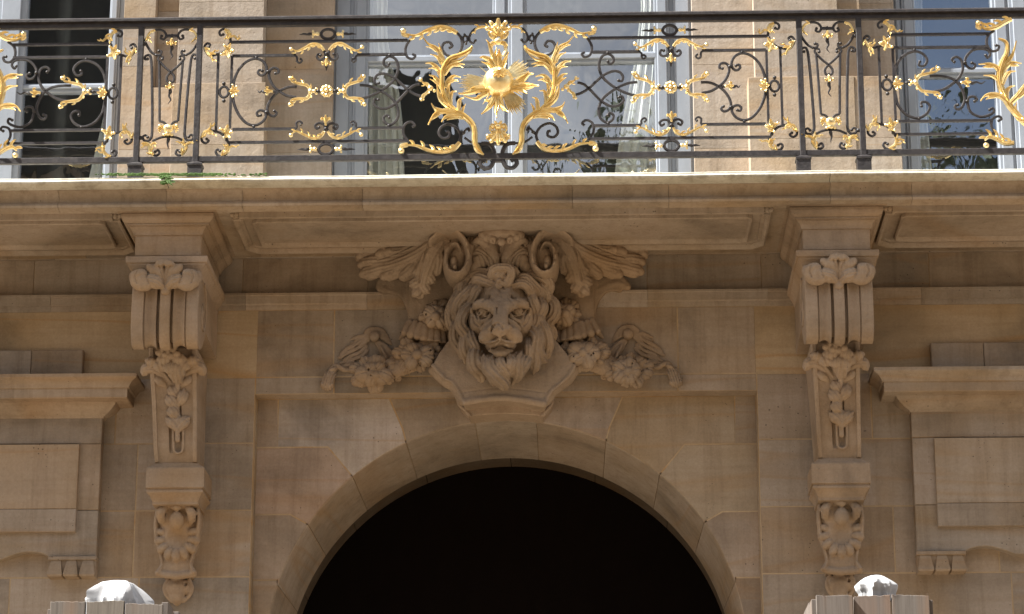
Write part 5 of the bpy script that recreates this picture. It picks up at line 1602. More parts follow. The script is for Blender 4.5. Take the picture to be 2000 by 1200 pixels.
# centre rosette with forked leaves
def rosette(m, c, r):
    for k_ in range(8):
        a = k_*math.pi/4
        m.sphere((c[0]+r*.68*math.cos(a), YR-.012, c[1]+r*.68*math.sin(a)), (r*.33, r*.3, r*.33), 8, 6)
    for k_ in range(8):
        a = (k_+.5)*math.pi/4
        m.sphere((c[0]+r*.9*math.cos(a), YR-.006, c[1]+r*.9*math.sin(a)), r*.16, 6, 5)
    m.sphere((c[0], YR-.016, c[1]), (r*.36, r*.42, r*.36), 10, 7)
    m.sphere((c[0], YR+.0, c[1]), (r*.85, r*.3, r*.85), 14, 7)
gild('mid', 'gilded_rosette', lambda m: rosette(m, r2(912, 632), .043))
iron_path(I, P2((800, 632), (1030, 632)), .008)
collar(I, r2(855, 632), .016); collar(I, r2(970, 632), .016)
def fork(m, T, pts_up, pts_dn, bell, w=.017):
    acanth(m, [T(*p) for p in pts_up], w, -1 if pts_up[0][0] > pts_up[-1][0] else 1, 4); acanth(m, [T(*p) for p in pts_dn], w, 1 if pts_dn[0][0] > pts_dn[-1][0] else -1, 4)
    tipcurl(m, T(*pts_up[-1]), .0145); tipcurl(m, T(*pts_dn[-1]), .0145)
    c = T(*bell); s = 1 if pts_up[0][0] < bell[0] else -1
    m.sphere((c[0], YR-.006, c[1]), (.014, .014, .012), 8, 6)
    for z_ in (-.016, .016): m.sphere((c[0]+s*.014, YR-.006, c[1]+z_), (.011, .01, .008), 7, 5)
    m.sphere((c[0]-s*.024, YR-.006, c[1]), (.018, .016, .02), 8, 6)
gild('mid', 'gilded_fork', lambda m: fork(m, r2, [(800, 628), (775, 592), (720, 580), (675, 568), (662, 545)], [(800, 640), (775, 682), (720, 685), (672, 695), (660, 728)], (826, 632)))
gild('mid', 'gilded_fork', lambda m: fork(m, r2, [(1032, 628), (1055, 590), (1105, 572), (1155, 560), (1168, 532)], [(1032, 640), (1060, 678), (1110, 680), (1160, 690), (1172, 725)], (1006, 632)))
# crossing ribbons right of the rosette
spiral_end(I, P2((1140, 588), (1200, 594), (1262, 616), (1330, 656), (1380, 702), (1404, 765), (1395, 825), (1352, 862), (1312, 845), (1304, 812), (1328, 796), (1342, 812)), .0098)
spiral_end(I, P2((1140, 682), (1200, 668), (1270, 636), (1335, 592), (1384, 540), (1404, 470), (1388, 412), (1345, 390), (1308, 412), (1306, 446), (1330, 460), (1342, 442)), .0098)
spiral_end(I, P2((1562, 666), (1520, 652), (1470, 620), (1420, 575), (1372, 535), (1310, 510), (1264, 516), (1240, 548), (1248, 578), (1270, 574)), .0098)
spiral_end(I, P2((1552, 582), (1510, 594), (1468, 630), (1428, 672), (1385, 715), (1320, 750), (1266, 744), (1235, 715), (1245, 684), (1266, 690)), .0098)
ball(I, r2(1345, 383), .012); ball(I, r2(1340, 868), .012)
# leaf arches over and under the rosette
spiral_end(I, P2((888, 345), (902, 372), (890, 404), (862, 414), (844, 396), (852, 376), (868, 382)), .009)
spiral_end(I, P2((935, 345), (922, 372), (934, 404), (962, 414), (984, 400), (980, 374), (960, 376)), .009)
collar(I, r2(911, 373), .013)
gild('mid', 'gilded_leaf', lambda m: (acanth(m, P2((895, 352), (862, 315), (812, 308), (762, 335), (710, 358), (676, 345)), .017, 1, 5), tipcurl(m, r2(668, 346), .0145)))
gild('mid', 'gilded_leaf', lambda m: (acanth(m, P2((928, 352), (965, 312), (1015, 304), (1068, 332), (1115, 355), (1150, 340)), .017, -1, 5), tipcurl(m, r2(1157, 330), .0145)))
spiral_end(I, P2((890, 905), (902, 885), (888, 858), (858, 850), (832, 866), (842, 890), (858, 880)), .009)
spiral_end(I, P2((922, 905), (912, 885), (928, 858), (960, 852), (986, 868), (975, 892), (960, 882)), .009)
collar(I, r2(906, 890), .013)
gild('mid', 'gilded_leaf', lambda m: (acanth(m, P2((893, 908), (866, 948), (815, 958), (760, 935), (705, 912), (672, 928)), .016, -1, 5), tipcurl(m, r2(666, 938), .0145)))
gild('mid', 'gilded_leaf', lambda m: (acanth(m, P2((920, 908), (950, 945), (1000, 956), (1060, 932), (1110, 908), (1146, 925)), .016, 1, 5), tipcurl(m, r2(1150, 934), .0145)))
ball(I, r2(820, 298), .009); ball(I, r2(1002, 292), .009); ball(I, r2(815, 968), .009); ball(I, r2(1005, 964), .009)
gild('mid', 'gilded_pendant', lambda m: pendant(m, I, r2(911, 405), -math.pi/2, .06, .024, .035))
gild('mid', 'gilded_pendant', lambda m: pendant(m, I, r2(905, 862), math.pi/2, .062, .024, .025))
# ovals with darts
for (cx, cy, a, b, t0, t1) in ((920, 236, 50, 37, 722, 1116), (905, 1030, 52, 40, 708, 1108)):
    oval(I, r2(cx, cy), a/3.53/312, b/3.53/312, .0105)
    for sgn, tx in ((-1, t0), (1, t1)):
        c = r2(cx+sgn*(a+22), cy); e = r2(tx, cy+2)
        gild('mid', 'gilded_dart', lambda m, c=c, sgn=sgn: (m.sphere((c[0], YR-.003, c[1]), (.017, .015, .014), 8, 6), m.sphere((c[0]+sgn*.022, YR-.003, c[1]), (.016, .014, .012), 8, 6), m.sphere((c[0]+sgn*.03, YR-.003, c[1]+.018), (.008, .008, .012), 7, 5), m.sphere((c[0]+sgn*.03, YR-.003, c[1]-.018), (.008, .008, .012), 7, 5)))
        x_ = c[0]+sgn*.035
        I.tube([(x_+(e[0]-x_)*t, YR, c[1]+.002*math.sin(t*12)) for t in np.linspace(0, 1, 10)], lerps([.007, .012, .007, .009, .005, .0015], 10), n=6)
        I.tube([(r2(cx+sgn*a, cy)[0], YR, c[1]), (c[0], YR, c[1])], .006, n=6)
# scrolls towards the sun
iron_path(I, P3((470, 230), (496, 262), (504, 312), (482, 366), (440, 390), (392, 378), (364, 336), (378, 300), (414, 292), (434, 318), (412, 334)), .0095)
iron_path(I, P3((180, 250), (136, 288), (112, 340), (124, 392), (160, 408), (180, 386), (160, 374)), .009)
iron_path(I, P3((480, 985), (492, 932), (462, 882), (404, 858), (356, 882), (344, 926), (372, 954), (410, 945), (412, 915), (392, 912)), .0095)
iron_path(I, P3((135, 980), (98, 922), (108, 862), (148, 842), (176, 862), (160, 878)), .009)
ball(I, r3(450, 396), .011)
oval(I, r3(525, 270), .016, .022, .008); ball(I, r3(520, 240), .009); ball(I, r3(530, 302), .009)
spiral_end(I, P3((640, 190), (588, 204), (556, 246), (556, 282), (578, 298), (594, 280)), .0085)
collar(I, r3(512, 918), .014); spiral_end(I, P3((500, 930), (530, 895), (548, 884), (552, 900)), .008)
iron_path(I, P3((520, 950), (555, 975), (590, 990), (640, 990)), .008)
gild('mid', 'gilded_leaf', lambda m: (acanth(m, P3((470, 232), (415, 200), (345, 190), (262, 215), (190, 250), (125, 244)), .025, 1, 6, lobe=.9), tipcurl(m, r3(98, 218), .021), blade2(m, P3((140, 250), (98, 240), (86, 212)), .016)))
gild('mid', 'gilded_leaf', lambda m: (acanth(m, P3((486, 985), (440, 1034), (372, 1056), (285, 1045), (190, 1010), (110, 1006)), .025, -1, 6, lobe=.9), tipcurl(m, r3(84, 1046), .021), blade2(m, P3((130, 1000), (88, 1012), (80, 1046)), .018)))
gild('mid', 'gilded_leaf', lambda m: acanth(m, P3((690, 192), (640, 188), (600, 205), (592, 240)), .014, -1, 3))
def littlefork(m):
    m.sphere((*[r3(285, 612)[0], YR-.01], r3(285, 612)[1]), (.02, .016, .018), 8, 6)
    for pts in (P3((280, 600), (262, 580), (235, 575), (220, 552)), P3((275, 622), (252, 650), (232, 662), (222, 692))): acanth(m, pts, .014, 1, 3); tipcurl(m, pts[-1], .011)
    m.sphere((r3(312, 630)[0], YR-.01, r3(312, 630)[1]), .012, 7, 5)
gild('mid', 'gilded_fork', littlefork)
# great acanthus frond
def frond(m):
    stem = P3((652, 1076), (612, 1040), (592, 985), (590, 920), (572, 862), (520, 812), (455, 775), (400, 715), (372, 640), (366, 560), (376, 490), (420, 425), (490, 400), (552, 372), (574, 340))
    q = spl(stem, 6); mm_ = len(q)
    m.blade(q, lerps([.005, .016, .02, .02, .021, .02, .02, .02, .019, .018, .018, .018, .017, .015, .007], mm_), YR-.022, .034, lift=.02)
    B_ = [([(378, 500), (374, 430), (335, 355), (275, 322), (240, 284)], .036), ([(362, 455), (338, 412), (288, 398)], .026), ([(330, 370), (300, 350), (258, 350)], .022), ([(372, 440), (360, 370), (345, 322)], .022),
          ([(368, 560), (338, 492), (296, 458), (254, 462)], .033), ([(352, 510), (318, 490), (276, 500)], .022),
          ([(375, 640), (345, 580), (312, 545), (278, 540)], .033), ([(360, 610), (322, 580), (285, 570)], .024),
          ([(430, 765), (368, 715), (342, 660), (334, 612)], .034), ([(385, 700), (352, 690), (340, 640)], .024),
          ([(380, 530), (412, 482), (462, 458), (524, 472)], .034), ([(420, 470), (470, 470), (512, 496)], .022), ([(392, 470), (440, 440), (500, 430), (545, 400)], .024),
          ([(392, 620), (412, 570), (450, 545), (498, 560)], .034), ([(410, 590), (450, 575), (482, 588)], .022),
          ([(425, 730), (424, 680), (440, 650), (468, 655)], .030), ([(405, 690), (410, 630), (425, 600)], .024),
          ([(480, 790), (484, 730), (496, 705), (520, 704)], .028), ([(500, 800), (512, 760), (530, 738)], .02),
          ([(510, 820), (440, 782), (370, 785), (312, 812), (274, 884)], .042), ([(440, 790), (380, 785), (318, 768), (296, 740)], .032), ([(360, 790), (325, 775), (305, 745)], .022),
          ([(480, 812), (430, 808), (385, 832), (364, 866)], .034), ([(350, 800), (310, 830), (290, 860)], .024), ([(520, 826), (470, 820), (420, 835), (400, 850)], .024)]
    for i, (pts, w) in enumerate(B_):
        blade2(m, P3(*pts), w*.50, y=YR-.026-.008*(i % 3), th=w*.5, lift=.028)
    blade2(m, P3((600, 1010), (620, 1050), (655, 1078)), .022, y=YR-.02)
gild('mid', 'gilded_frond', frond)
# foot scrolls under the sun (the bottom rail opens here)
iron_path(I, P3((636, 990), (690, 996), (722, 1040), (722, 1100), (700, 1150), (655, 1160), (625, 1130), (640, 1100), (668, 1112)), .0145)
iron_path(I, P3((560, 1090), (620, 1088), (660, 1110)), .014)

# ---------------------------------------------------------------- narrow panel between posts
N = panel('nar')
def P1(*l): return [r1(a, b) for a, b in l]
axn = r1(1173, 600)[0]
def n2(fn):
    fn(lambda *l: P1(*l)); fn(lambda *l: [(2*axn-x, z) for x, z in P1(*l)])
def nar(Q):
    spiral_end(N, Q((1000, 285), (1012, 262), (1036, 226), (1080, 208), (1124, 214), (1146, 244), (1132, 272), (1108, 266), (1114, 250)), .0088)
    spiral_end(N, Q((1004, 296), (1022, 330), (1050, 366), (1086, 382), (1108, 376), (1112, 356), (1096, 354)), .0088)
    spiral_end(N, Q((1098, 425), (1090, 405), (1102, 388), (1122, 394), (1120, 410)), .0075)
    spiral_end(N, Q((1046, 470), (1042, 410), (1030, 382), (1004, 388), (1000, 410), (1018, 408)), .009)
    iron_path(N, Q((1046, 460), (1049, 600), (1050, 800), (1048, 920), (1040, 960)), .0095)
    spiral_end(N, Q((1044, 940), (1028, 970), (996, 970), (984, 948), (1002, 934), (1018, 948)), .0088)
    iron_path(N, Q((1098, 415), (1100, 560), (1100, 836)), .0085)
    iron_path(N, Q((1100, 838), (1130, 846), (1152, 872)), .0085)
    iron_path(N, Q((1100, 425), (1140, 468), (1178, 500), (1200, 530), (1196, 560), (1174, 572)), .0085)
    iron_path(N, Q((1050, 975), (1100, 952), (1150, 944), (1172, 946)), .0085)
    ball(N, Q((994, 304))[0], .015); ball(N, Q((1078, 382))[0], .010); ball(N, Q((972, 952))[0], .014)
    spiral_end(N, Q((1030, 985), (1040, 1040), (1070, 1074), (1098, 1060), (1090, 1036), (1070, 1048)), .0088)
    gild('nar', 'gilded_leaf', lambda m: (acanth(m, Q((1070, 212), (1036, 226), (1014, 262), (1012, 285)), .012, 1, 2), acanth(m, Q((1016, 262), (1030, 280), (1048, 302)), .011, 1, 1)))
    gild('nar', 'gilded_leaf', lambda m: (acanth(m, Q((1058, 1074), (1034, 1040), (1028, 1004), (1000, 992), (978, 1000)), .019, 1, 3), acanth(m, Q((1040, 1050), (1042, 1010), (1062, 990), (1080, 998)), .015, -1, 2)))
n2(nar)
N.sqbar((r1(1145, 250)[0], YR, r1(1145, 250)[1]), (2*axn-r1(1145, 250)[0], YR, r1(1145, 250)[1]), .0085)
gild('nar', 'gilded_pendant', lambda m: pendant(m, N, (axn, r1(0, 285)[1]), -math.pi/2, .052, .026, .105, True))
gild('nar', 'gilded_pendant', lambda m: pendant(m, N, (axn, r1(0, 590)[1]), -math.pi/2, .045, .022, .105, True))
iron_path(N, [(axn, r1(0, 250)[1]), (axn, r1(0, 290)[1])], .007); iron_path(N, [(axn, r1(0, 570)[1]), (axn, r1(0, 596)[1])], .007)
def winged(m):
    c = (axn, r1(0, 905)[1])
    m.sphere((c[0], YR-.012, c[1]), (.036, .024, .03), 10, 7)
    m.sphere((c[0], YR-.008, c[1]-.032), (.022, .02, .02), 9, 6)
    for s in (-1, 1):
        pts = [(c[0]+s*.01, c[1]+.008), (c[0]+s*.035, c[1]+.018), (c[0]+s*.055, c[1]+.012), (c[0]+s*.066, c[1]-.004)]
        acanth(m, pts, .017, -s, 3); m.sphere((pts[2][0], YR-.012, pts[2][1]+.008), .012, 7, 5)
        m.sphere((c[0]+s*.012, YR-.03, c[1]+.006), .008, 6, 5)
        m.sphere((c[0]+s*.025, YR-.01, c[1]-.042), (.013, .012, .011), 7, 5)
gild('nar', 'gilded_wing', winged)
N.tube([(axn+.003*math.sin(t*9), YR, r1(0, 955+t*90)[1]) for t in np.linspace(0, 1, 10)], lerps([.006, .013, .007, .005, .0015], 10), n=6)

# ---------------------------------------------------------------- outer bay (left), mirrored for the right
O = panel('out')
off1 = r2(160, 640)[0]; 
postL = Xp(271.5, WR, 180); postR = Xp(386.7, WR, 180)
def To(cx, cy):                                        # corner pieces: the middle bay's, mirrored across the narrow panel
    x, z = r2(cx, cy); return (postL+postR-x, z)
corners('out', O, To); corners('out', O, To, False)
hbar(O, P1((92, 310))[0], To(245, 296)); hbar(O, P1((90, 398))[0], To(262, 386)); hbar(O, P1((62, 898))[0], To(262, 893)); hbar(O, P1((40, 986))[0], To(228, 984))
vbar(O, To(160, 372), To(152, 912)); vbar(O, To(255, 388), To(247, 885))
oval(O, To(203, 636), .029, .038); ball(O, To(202, 578), .013); ball(O, To(202, 697), .013)
gild('out', 'gilded_palmette', lambda m: (fan(m, To(250, 636), math.pi, .058, 5, 1.0, .013), fan(m, To(262, 636), 0, .022, 3, .9, .008)))
spiral_end(O, P1((735, 636), (728, 560), (705, 490), (655, 440), (590, 420), (538, 438), (508, 480), (528, 520), (562, 515), (558, 492)), .0098)
spiral_end(O, P1((735, 636), (718, 730), (700, 790), (645, 852), (570, 876), (512, 850), (488, 802), (510, 770), (545, 770), (545, 795)), .0098)
ball(O, r1(595, 410), .011); ball(O, r1(562, 880), .011)
spiral_end(O, P1((470, 700), (400, 686), (340, 650), (292, 606), (266, 545), (278, 485), (312, 464), (340, 480), (325, 498)), .0098)
spiral_end(O, P1((490, 592), (430, 592), (365, 602), (310, 632), (270, 690), (252, 755), (275, 812), (306, 822), (318, 800), (300, 792)), .0098)
spiral_end(O, P1((252, 508), (246, 470), (205, 424), (150, 412), (100, 422), (82, 450), (100, 475), (112, 458)), .0095)
spiral_end(O, P1((252, 508), (228, 540), (195, 545), (182, 520), (205, 508)), .009)
spiral_end(O, P1((236, 770), (212, 842), (150, 876), (92, 868), (56, 846), (62, 820), (84, 830)), .0095)
spiral_end(O, P1((236, 770), (222, 742), (190, 738), (170, 756), (186, 770)), .009)
collar(O, r1(252, 506)); collar(O, r1(236, 770))
spiral_end(O, P1((55, 290), (98, 325), (104, 385), (72, 428), (35, 425), (22, 398), (42, 392)), .0095)
spiral_end(O, P1((45, 990), (72, 940), (62, 890), (20, 876), (4, 895), (22, 905)), .009)
gild('out', 'gilded_fork', lambda m: fork(m, r1, [(585, 628), (560, 590), (510, 578), (450, 565), (432, 545)], [(580, 642), (545, 690), (490, 702), (430, 712), (418, 742)], (610, 634)))
iron_path(O, P1((610, 634), (690, 636)), .008); collar(O, r1(645, 636), .013)
gild('out', 'gilded_spear', lambda m: pendant(m, O, r1(275, 642), math.pi, .06, .024, .105, True))
iron_path(O, P1((275, 642), (310, 640)))
gild('out', 'gilded_leaf', lambda m: (acanth(m, P1((-60, 215), (-10, 238), (50, 272), (110, 282), (150, 268)), .026, 1, 5), tipcurl(m, r1(165, 240), .02), blade2(m, P1((140, 272), (170, 262), (172, 236)), .016)))
gild('out', 'gilded_leaf', lambda m: (acanth(m, P1((-80, 1060), (-20, 1062), (40, 1030), (90, 1020), (118, 1045)), .026, 1, 5), tipcurl(m, r1(108, 1078), .02)))
def P5(*l): return [(mR(x), z) for x, z in (XZ(1500+a/3.53, b/3.53, WR) for a, b in l)]      # seen in the right-hand bay
def frond2(m):
    q = spl(P5((1960, 1085), (1930, 1010), (1850, 930), (1760, 850), (1660, 735), (1608, 630), (1588, 540), (1608, 450), (1640, 380), (1636, 312), (1582, 284)), 6)
    m.blade(q, lerps([.018, .021, .022, .022, .024, .024, .022, .02, .017, .013, .005], len(q)), YR-.02, .03, lift=.02)
    for i, (pts, w) in enumerate((([(1598, 560), (1630, 470), (1680, 390), (1704, 305)], .018), ([(1592, 545), (1580, 490), (1520, 462), (1442, 470)], .018), ([(1560, 475), (1500, 480), (1470, 492)], .011), ([(1604, 620), (1580, 560), (1535, 540), (1478, 542)], .017),
        ([(1650, 722), (1600, 680), (1540, 670), (1490, 682), (1456, 722)], .02), ([(1580, 680), (1530, 690), (1490, 715)], .012), ([(1604, 545), (1630, 480), (1680, 448), (1738, 462)], .018), ([(1660, 462), (1700, 468), (1722, 480)], .011), ([(1608, 600), (1630, 545), (1660, 520), (1698, 520)], .016),
        ([(1645, 705), (1640, 650), (1660, 620), (1694, 614)], .016), ([(1660, 730), (1720, 670), (1770, 600), (1800, 560)], .02), ([(1720, 690), (1770, 650), (1800, 640)], .013), ([(1730, 810), (1700, 770), (1708, 730)], .014), ([(1780, 870), (1840, 790), (1900, 740), (1960, 730)], .02), ([(1760, 850), (1720, 845), (1690, 830)], .013))):
        blade2(m, P5(*pts), w, y=YR-.026-.008*(i % 3), th=w, lift=.028)
gild('out', 'gilded_frond', frond2)

# ---------------------------------------------------------------- build panels, mirror the right half
labels = {}
mid_r = {k_: None for k_ in ()}
ironm = MB(); ironm.add(I.v, I.f); rm_ = I.mirrored(XR0); ironm.add(rm_.v, rm_.f)
ironm.sqbar((r3(722, 1108)[0], YR, r3(760, 1108)[1]), (mR(r3(722, 1108)[0]), YR, r3(760, 1108)[1]), .0115)
ironm.sqbar((r3(700, 1000)[0], YR, r3(760, 992)[1]), (mR(r3(700, 1000)[0]), YR, r3(760, 992)[1]), .010)
midp = ironm.build('scroll_panel', IRON, RAIL, sharp=50)
for nm, m in PANELS['mid']['gold']:
    m.build(nm, GOLD, midp, sharp=50); m.mirrored(XR0).build(nm, GOLD, midp, sharp=50)
for mirror in (False, True):
    for key in ('nar', 'out'):
        im = PANELS[key]['iron']; im = im.mirrored(XR0) if mirror else im
        pn = im.build('narrow_panel' if key == 'nar' else 'scroll_panel', IRON, RAIL, sharp=50)
        for nm, m in PANELS[key]['gold']:
            (m.mirrored(XR0) if mirror else m).build(nm, GOLD, pn, sharp=50)

# ---------------------------------------------------------------- the gilded sun and its palmettes
def c3(cx, cy): return r3(cx, cy)
m = MB()
c = r3(755, 585); Rs = .100
m.sphere((c[0], YR-.05, c[1]), (Rs, Rs*.92, Rs), 32, 20)
def leafy(pts, w, y=YR-.05, lift=.05): blade2(m, P3(*pts), w*.46, y=y, th=w*.5, lift=lift)
# flames and leaves that break out of the disc
for pts, w in (([(740, 500), (700, 440), (650, 425), (630, 440)], .04), ([(750, 480), (720, 420), (690, 330), (672, 315)], .03), ([(760, 480), (762, 410), (760, 380)], .04), ([(775, 490), (800, 440), (826, 400)], .034), ([(730, 490), (690, 470), (640, 465)], .03), ([(745, 470), (735, 400), (745, 370)], .026),
               ([(690, 640), (620, 640), (545, 672), (482, 684)], .05), ([(680, 660), (640, 680), (600, 712), (520, 700)], .04), ([(680, 650), (625, 690), (605, 715)], .036), ([(672, 620), (600, 630), (560, 650)], .034),
               ([(840, 610), (910, 580), (960, 545), (1000, 550)], .044), ([(840, 620), (920, 610), (980, 618), (1036, 632)], .05), ([(840, 640), (900, 640), (940, 665), (950, 685)], .034), ([(835, 600), (900, 570), (965, 535)], .034), ([(850, 630), (930, 640), (1000, 640)], .03),
               ([(735, 670), (710, 730), (680, 780), (640, 826)], .044), ([(745, 680), (745, 750), (740, 800), (745, 850)], .04), ([(755, 690), (780, 760), (828, 812)], .036), ([(725, 690), (690, 720), (660, 730)], .03), ([(760, 700), (790, 780), (800, 800)], .03)):
    leafy(pts, w)
# ray bundles
for a0, n, r0, r1v in ((38, 11, .19, .225), (178, 11, .2, .25), (-53, 11, .2, .24)):
    for k_ in range(n):
        a = math.radians(a0+(k_-(n-1)/2)*3.4); L_ = r1v-abs(k_-(n-1)/2)*.006+(.016 if k_ % 2 else 0)
        m.tube([(c[0]+math.cos(a)*.07, YR-.03, c[1]+math.sin(a)*.07), (c[0]+math.cos(a)*L_*.8, YR-.02, c[1]+math.sin(a)*L_*.8), (c[0]+math.cos(a)*L_, YR-.012, c[1]+math.sin(a)*L_)], [.006, .0068, .0018], n=6)
for k_ in range(22):
    a = math.radians(k_*360/22+5); L_ = .135+.02*(k_ % 3)
    m.tube([(c[0]+math.cos(a)*.07, YR-.035, c[1]+math.sin(a)*.07), (c[0]+math.cos(a)*L_, YR-.015, c[1]+math.sin(a)*L_)], [.009, .002], n=5)
# rough patch where the leaf bites the disc
for q in range(9):
    a = math.radians(20+q*40); p = (c[0]+.01+.028*math.cos(a), c[1]+.03+.018*math.sin(a))
    m.blade(spl([(c[0]+.01, c[1]+.035), p, (p[0]+.03*math.cos(a), p[1]+.02*math.sin(a))], 4), lerps([.008, .013, .003], 9), YR-.156, .012, lift=-.02)
m.build('gilded_sun', GOLD, midp, sharp=45)
m = MB(); cz = r3(757, 270)
fan(m, (XR0, r3(757, 262)[1]), math.pi/2, .118, 5, .75, .024, y=YR-.03)
fan(m, (XR0, r3(757, 250)[1]), math.pi/2, .06, 4, 1.25, .018, y=YR-.036)
for s in (-1, 1):
    acanth(m, [(XR0+s*.012, r3(0, 280)[1]), (XR0+s*.04, r3(0, 280)[1]), (XR0+s*.062, r3(0, 250)[1]), (XR0+s*.05, r3(0, 230)[1])], .016, s, 2, y=YR-.025)
m.build('gilded_palmette', GOLD, midp, sharp=45)
m = MB()
m.sphere((XR0, YR-.03, r3(0, 308)[1]), (.03, .028, .024), 12, 8)
for s in (-1, 1):
    acanth(m, [(XR0+s*.01, r3(0, 310)[1]), (XR0+s*.04, r3(0, 315)[1]), (XR0+s*.062, r3(0, 342)[1])], .018, -s, 3, y=YR-.025)
    m.tube([(XR0+s*.045, YR-.02, r3(0, 325)[1]), (XR0+s*.05, YR-.03, r3(0, 370)[1]), (XR0+s*.03, YR-.035, r3(0, 410)[1])], [.012, .013, .01], n=7)
m.build('gilded_clasp', GOLD, midp, sharp=45)
m = MB()
fan(m, (XR0, r3(757, 905)[1]), -math.pi/2, .112, 5, .7, .022, y=YR-.03)
fan(m, (XR0, r3(757, 900)[1]), math.pi/2, .05, 4, 1.0, .016, y=YR-.03)
for s in (-1, 1):
    acanth(m, [(XR0+s*.01, r3(0, 890)[1]), (XR0+s*.04, r3(0, 880)[1]), (XR0+s*.052, r3(0, 910)[1]), (XR0+s*.04, r3(0, 940)[1])], .016, -s, 3, y=YR-.025)
    acanth(m, [(XR0+s*.01, r3(0, 960)[1]), (XR0+s*.04, r3(0, 990)[1]), (XR0+s*.066, r3(0, 980)[1])], .018, s, 3, y=YR-.025)
m.sphere((XR0, YR-.04, r3(0, 895)[1]), (.02, .02, .02), 9, 7)
m.build('gilded_palmette', GOLD, midp, sharp=45)
# ------------------------------------------------------------------ boarded pillars in front of the house
YB = 8.6                                               # they stand this far in front of the wall
def pb(px, py, w=YB): return P(px, py, w)
def boarded(name_label, px_edges, tops, depth, side, seed):
    rnd = random.Random(seed)
    x0 = pb(px_edges[0], 1190).x; x1 = pb(px_edges[-1], 1190).x
    root = empty('boarded_pillar', ((x0+x1)/2, -YB, 0), name_label, 'wooden casing', 'boarded pillars in front of the house')
    for k_, (a, b) in enumerate(zip(px_edges[:-1], px_edges[1:])):
        mb = MB(); t = 1+rnd.uniform(-.12, .12); mb.tint = (t, t*rnd.uniform(.97, 1), t*rnd.uniform(.94, 1.0))
        xa, xb = pb(a, 1190).x+.0028, pb(b, 1190).x-.0028; yo = rnd.uniform(-.011, .011)
        zt = pb(a, tops[k_]).z; n_ = 12
        top = [(xa+(xb-xa)*i/n_, zt+rnd.uniform(-.0022, .0012)+(i-6)*.0004*math.sin(k_*2.3)) for i in range(n_, -1, -1)]
        mb.prism([(xa, 0), (xb, 0)]+top, -YB+yo, -YB+yo+.022, bev=.0012)
        for i in range(14):                            # splinters left by the saw
            x_ = rnd.uniform(xa, xb); mb.tube([(x_, -YB+yo+.008, zt-.012), (x_+rnd.uniform(-.002, .002), -YB+yo+rnd.uniform(-.004, .006), zt+rnd.uniform(.0, .007))], [.0009, .0003], n=4)
        mb.build('board', PLANK, root)
    zt = pb(px_edges[0], max(tops)).z
    for s, xs_ in ((0, x0), (1, x1)):                     # side and back boards
        for j in range(3):
            mb = MB(); t = 1+rnd.uniform(-.15, .1); mb.tint = (t*.95, t*.9, t*.88)
            ya = -YB+.03+depth*j/3; yb_ = -YB+.027+depth*(j+1)/3
            mb.box(xs_-.011, xs_+.011, ya, yb_, 0, zt+rnd.uniform(-.02, .012)+(side if s else 0), bev=.0015)
            mb.build('board', PLANK, root)
    for j in range(3):
        mb = MB(); mb.tint = (.9, .88, .86)
        mb.box(x0+(x1-x0)*j/3+.002, x0+(x1-x0)*(j+1)/3-.002, -YB+depth+.03, -YB+depth+.052, 0, zt-rnd.uniform(0, .02), bev=.0015); mb.build('board', PLANK, root)
    mb = MB(); mb.box(x0+.012, x1-.012, -YB+.024, -YB+.05, zt-.35, zt-.28); mb.build('batten', PLANK, root)
    return root, x0, x1, zt
boarded('boarded wooden pillar casing with a white wrapped bundle rising behind it at lower left', [96, 167, 243, 319], [1175, 1174, 1180], .36, .012, 3)
boarded('boarded wooden pillar casing with a small white wrapped cap on its top at lower right', [1593, 1667, 1742, 1818], [1164, 1163, 1162], .36, 0, 4)

def wrapped(label, outline, w, depth, seed, folds, z_low):
    """sheet wrapped over a rounded finial: lathe-like body with gathered folds. outline: [(px half-width, py)]"""
    rnd = random.Random(seed)
    mb = MB(); cx, prof = outline; c = P(cx, prof[-1][1], w); rows = []
    nph = 72; ph0 = rnd.uniform(0, 6)
    zs = [P(cx, py, w).z for _, py in prof]; hw_ = [abs(P(cx+r_, py, w).x-P(cx, py, w).x) for r_, py in prof]
    t_ = np.linspace(0, 1, 26); zz_ = np.interp(t_, np.linspace(0, 1, len(zs)), zs); rr_ = np.interp(t_, np.linspace(0, 1, len(zs)), hw_)
    for i, (z_, r_) in enumerate(zip(zz_, rr_)):
        row = []; u = i/25
        for k_ in range(nph):
            a = 2*math.pi*k_/nph
            f_ = 0
            for (n_, am, p0, tw) in folds: 
                v = math.cos(n_*a+p0+tw*u); f_ += am*(1-abs(v))**1.5*2-am*.6
            f_ *= min(1, u*1.6)
            rr = r_*(1+f_)
            row.append((c.x+rr*math.cos(a)*1.0, c.y+rr*math.sin(a)*depth, z_+r_*.10*math.sin(a*2+ph0)*(1-u)*.3))
        rows.append(row)
    rows.append([(x, y, z_low) for x, y, z in rows[-1]])
    mb.rings(rows)
    o = mb.build('wrapped_finial', TARP, None, sharp=60); return o
bl = wrapped('x', (226, [(2, 1136), (22, 1137.5), (34, 1141), (42, 1150), (50, 1163), (56, 1176), (58, 1190)]), YB-.2, .9, 5, [(2.5, .15, .4, 1.2), (4, .12, 2.1, -.9), (6.5, .06, .2, 1.5)], P(226, 1230, YB-.2).z)
tag(bl, 'tall white plastic-wrapped bundle behind the left boarded casing', 'wrapped bundle', 'white wrapped finials')
br = wrapped('x', (1711, [(1, 1124), (10, 1125), (20, 1129), (30, 1136), (37, 1144), (35, 1152), (31, 1160)]), YB-.16, .9, 9, [(2, .11, 1.4, .6), (3.5, .12, .7, 1.0), (6.5, .05, 0, -1)], P(1711, 1175, YB-.16).z)
tag(br, 'small white plastic-wrapped cap on top of the right boarded casing', 'wrapped bundle', 'white wrapped finials')
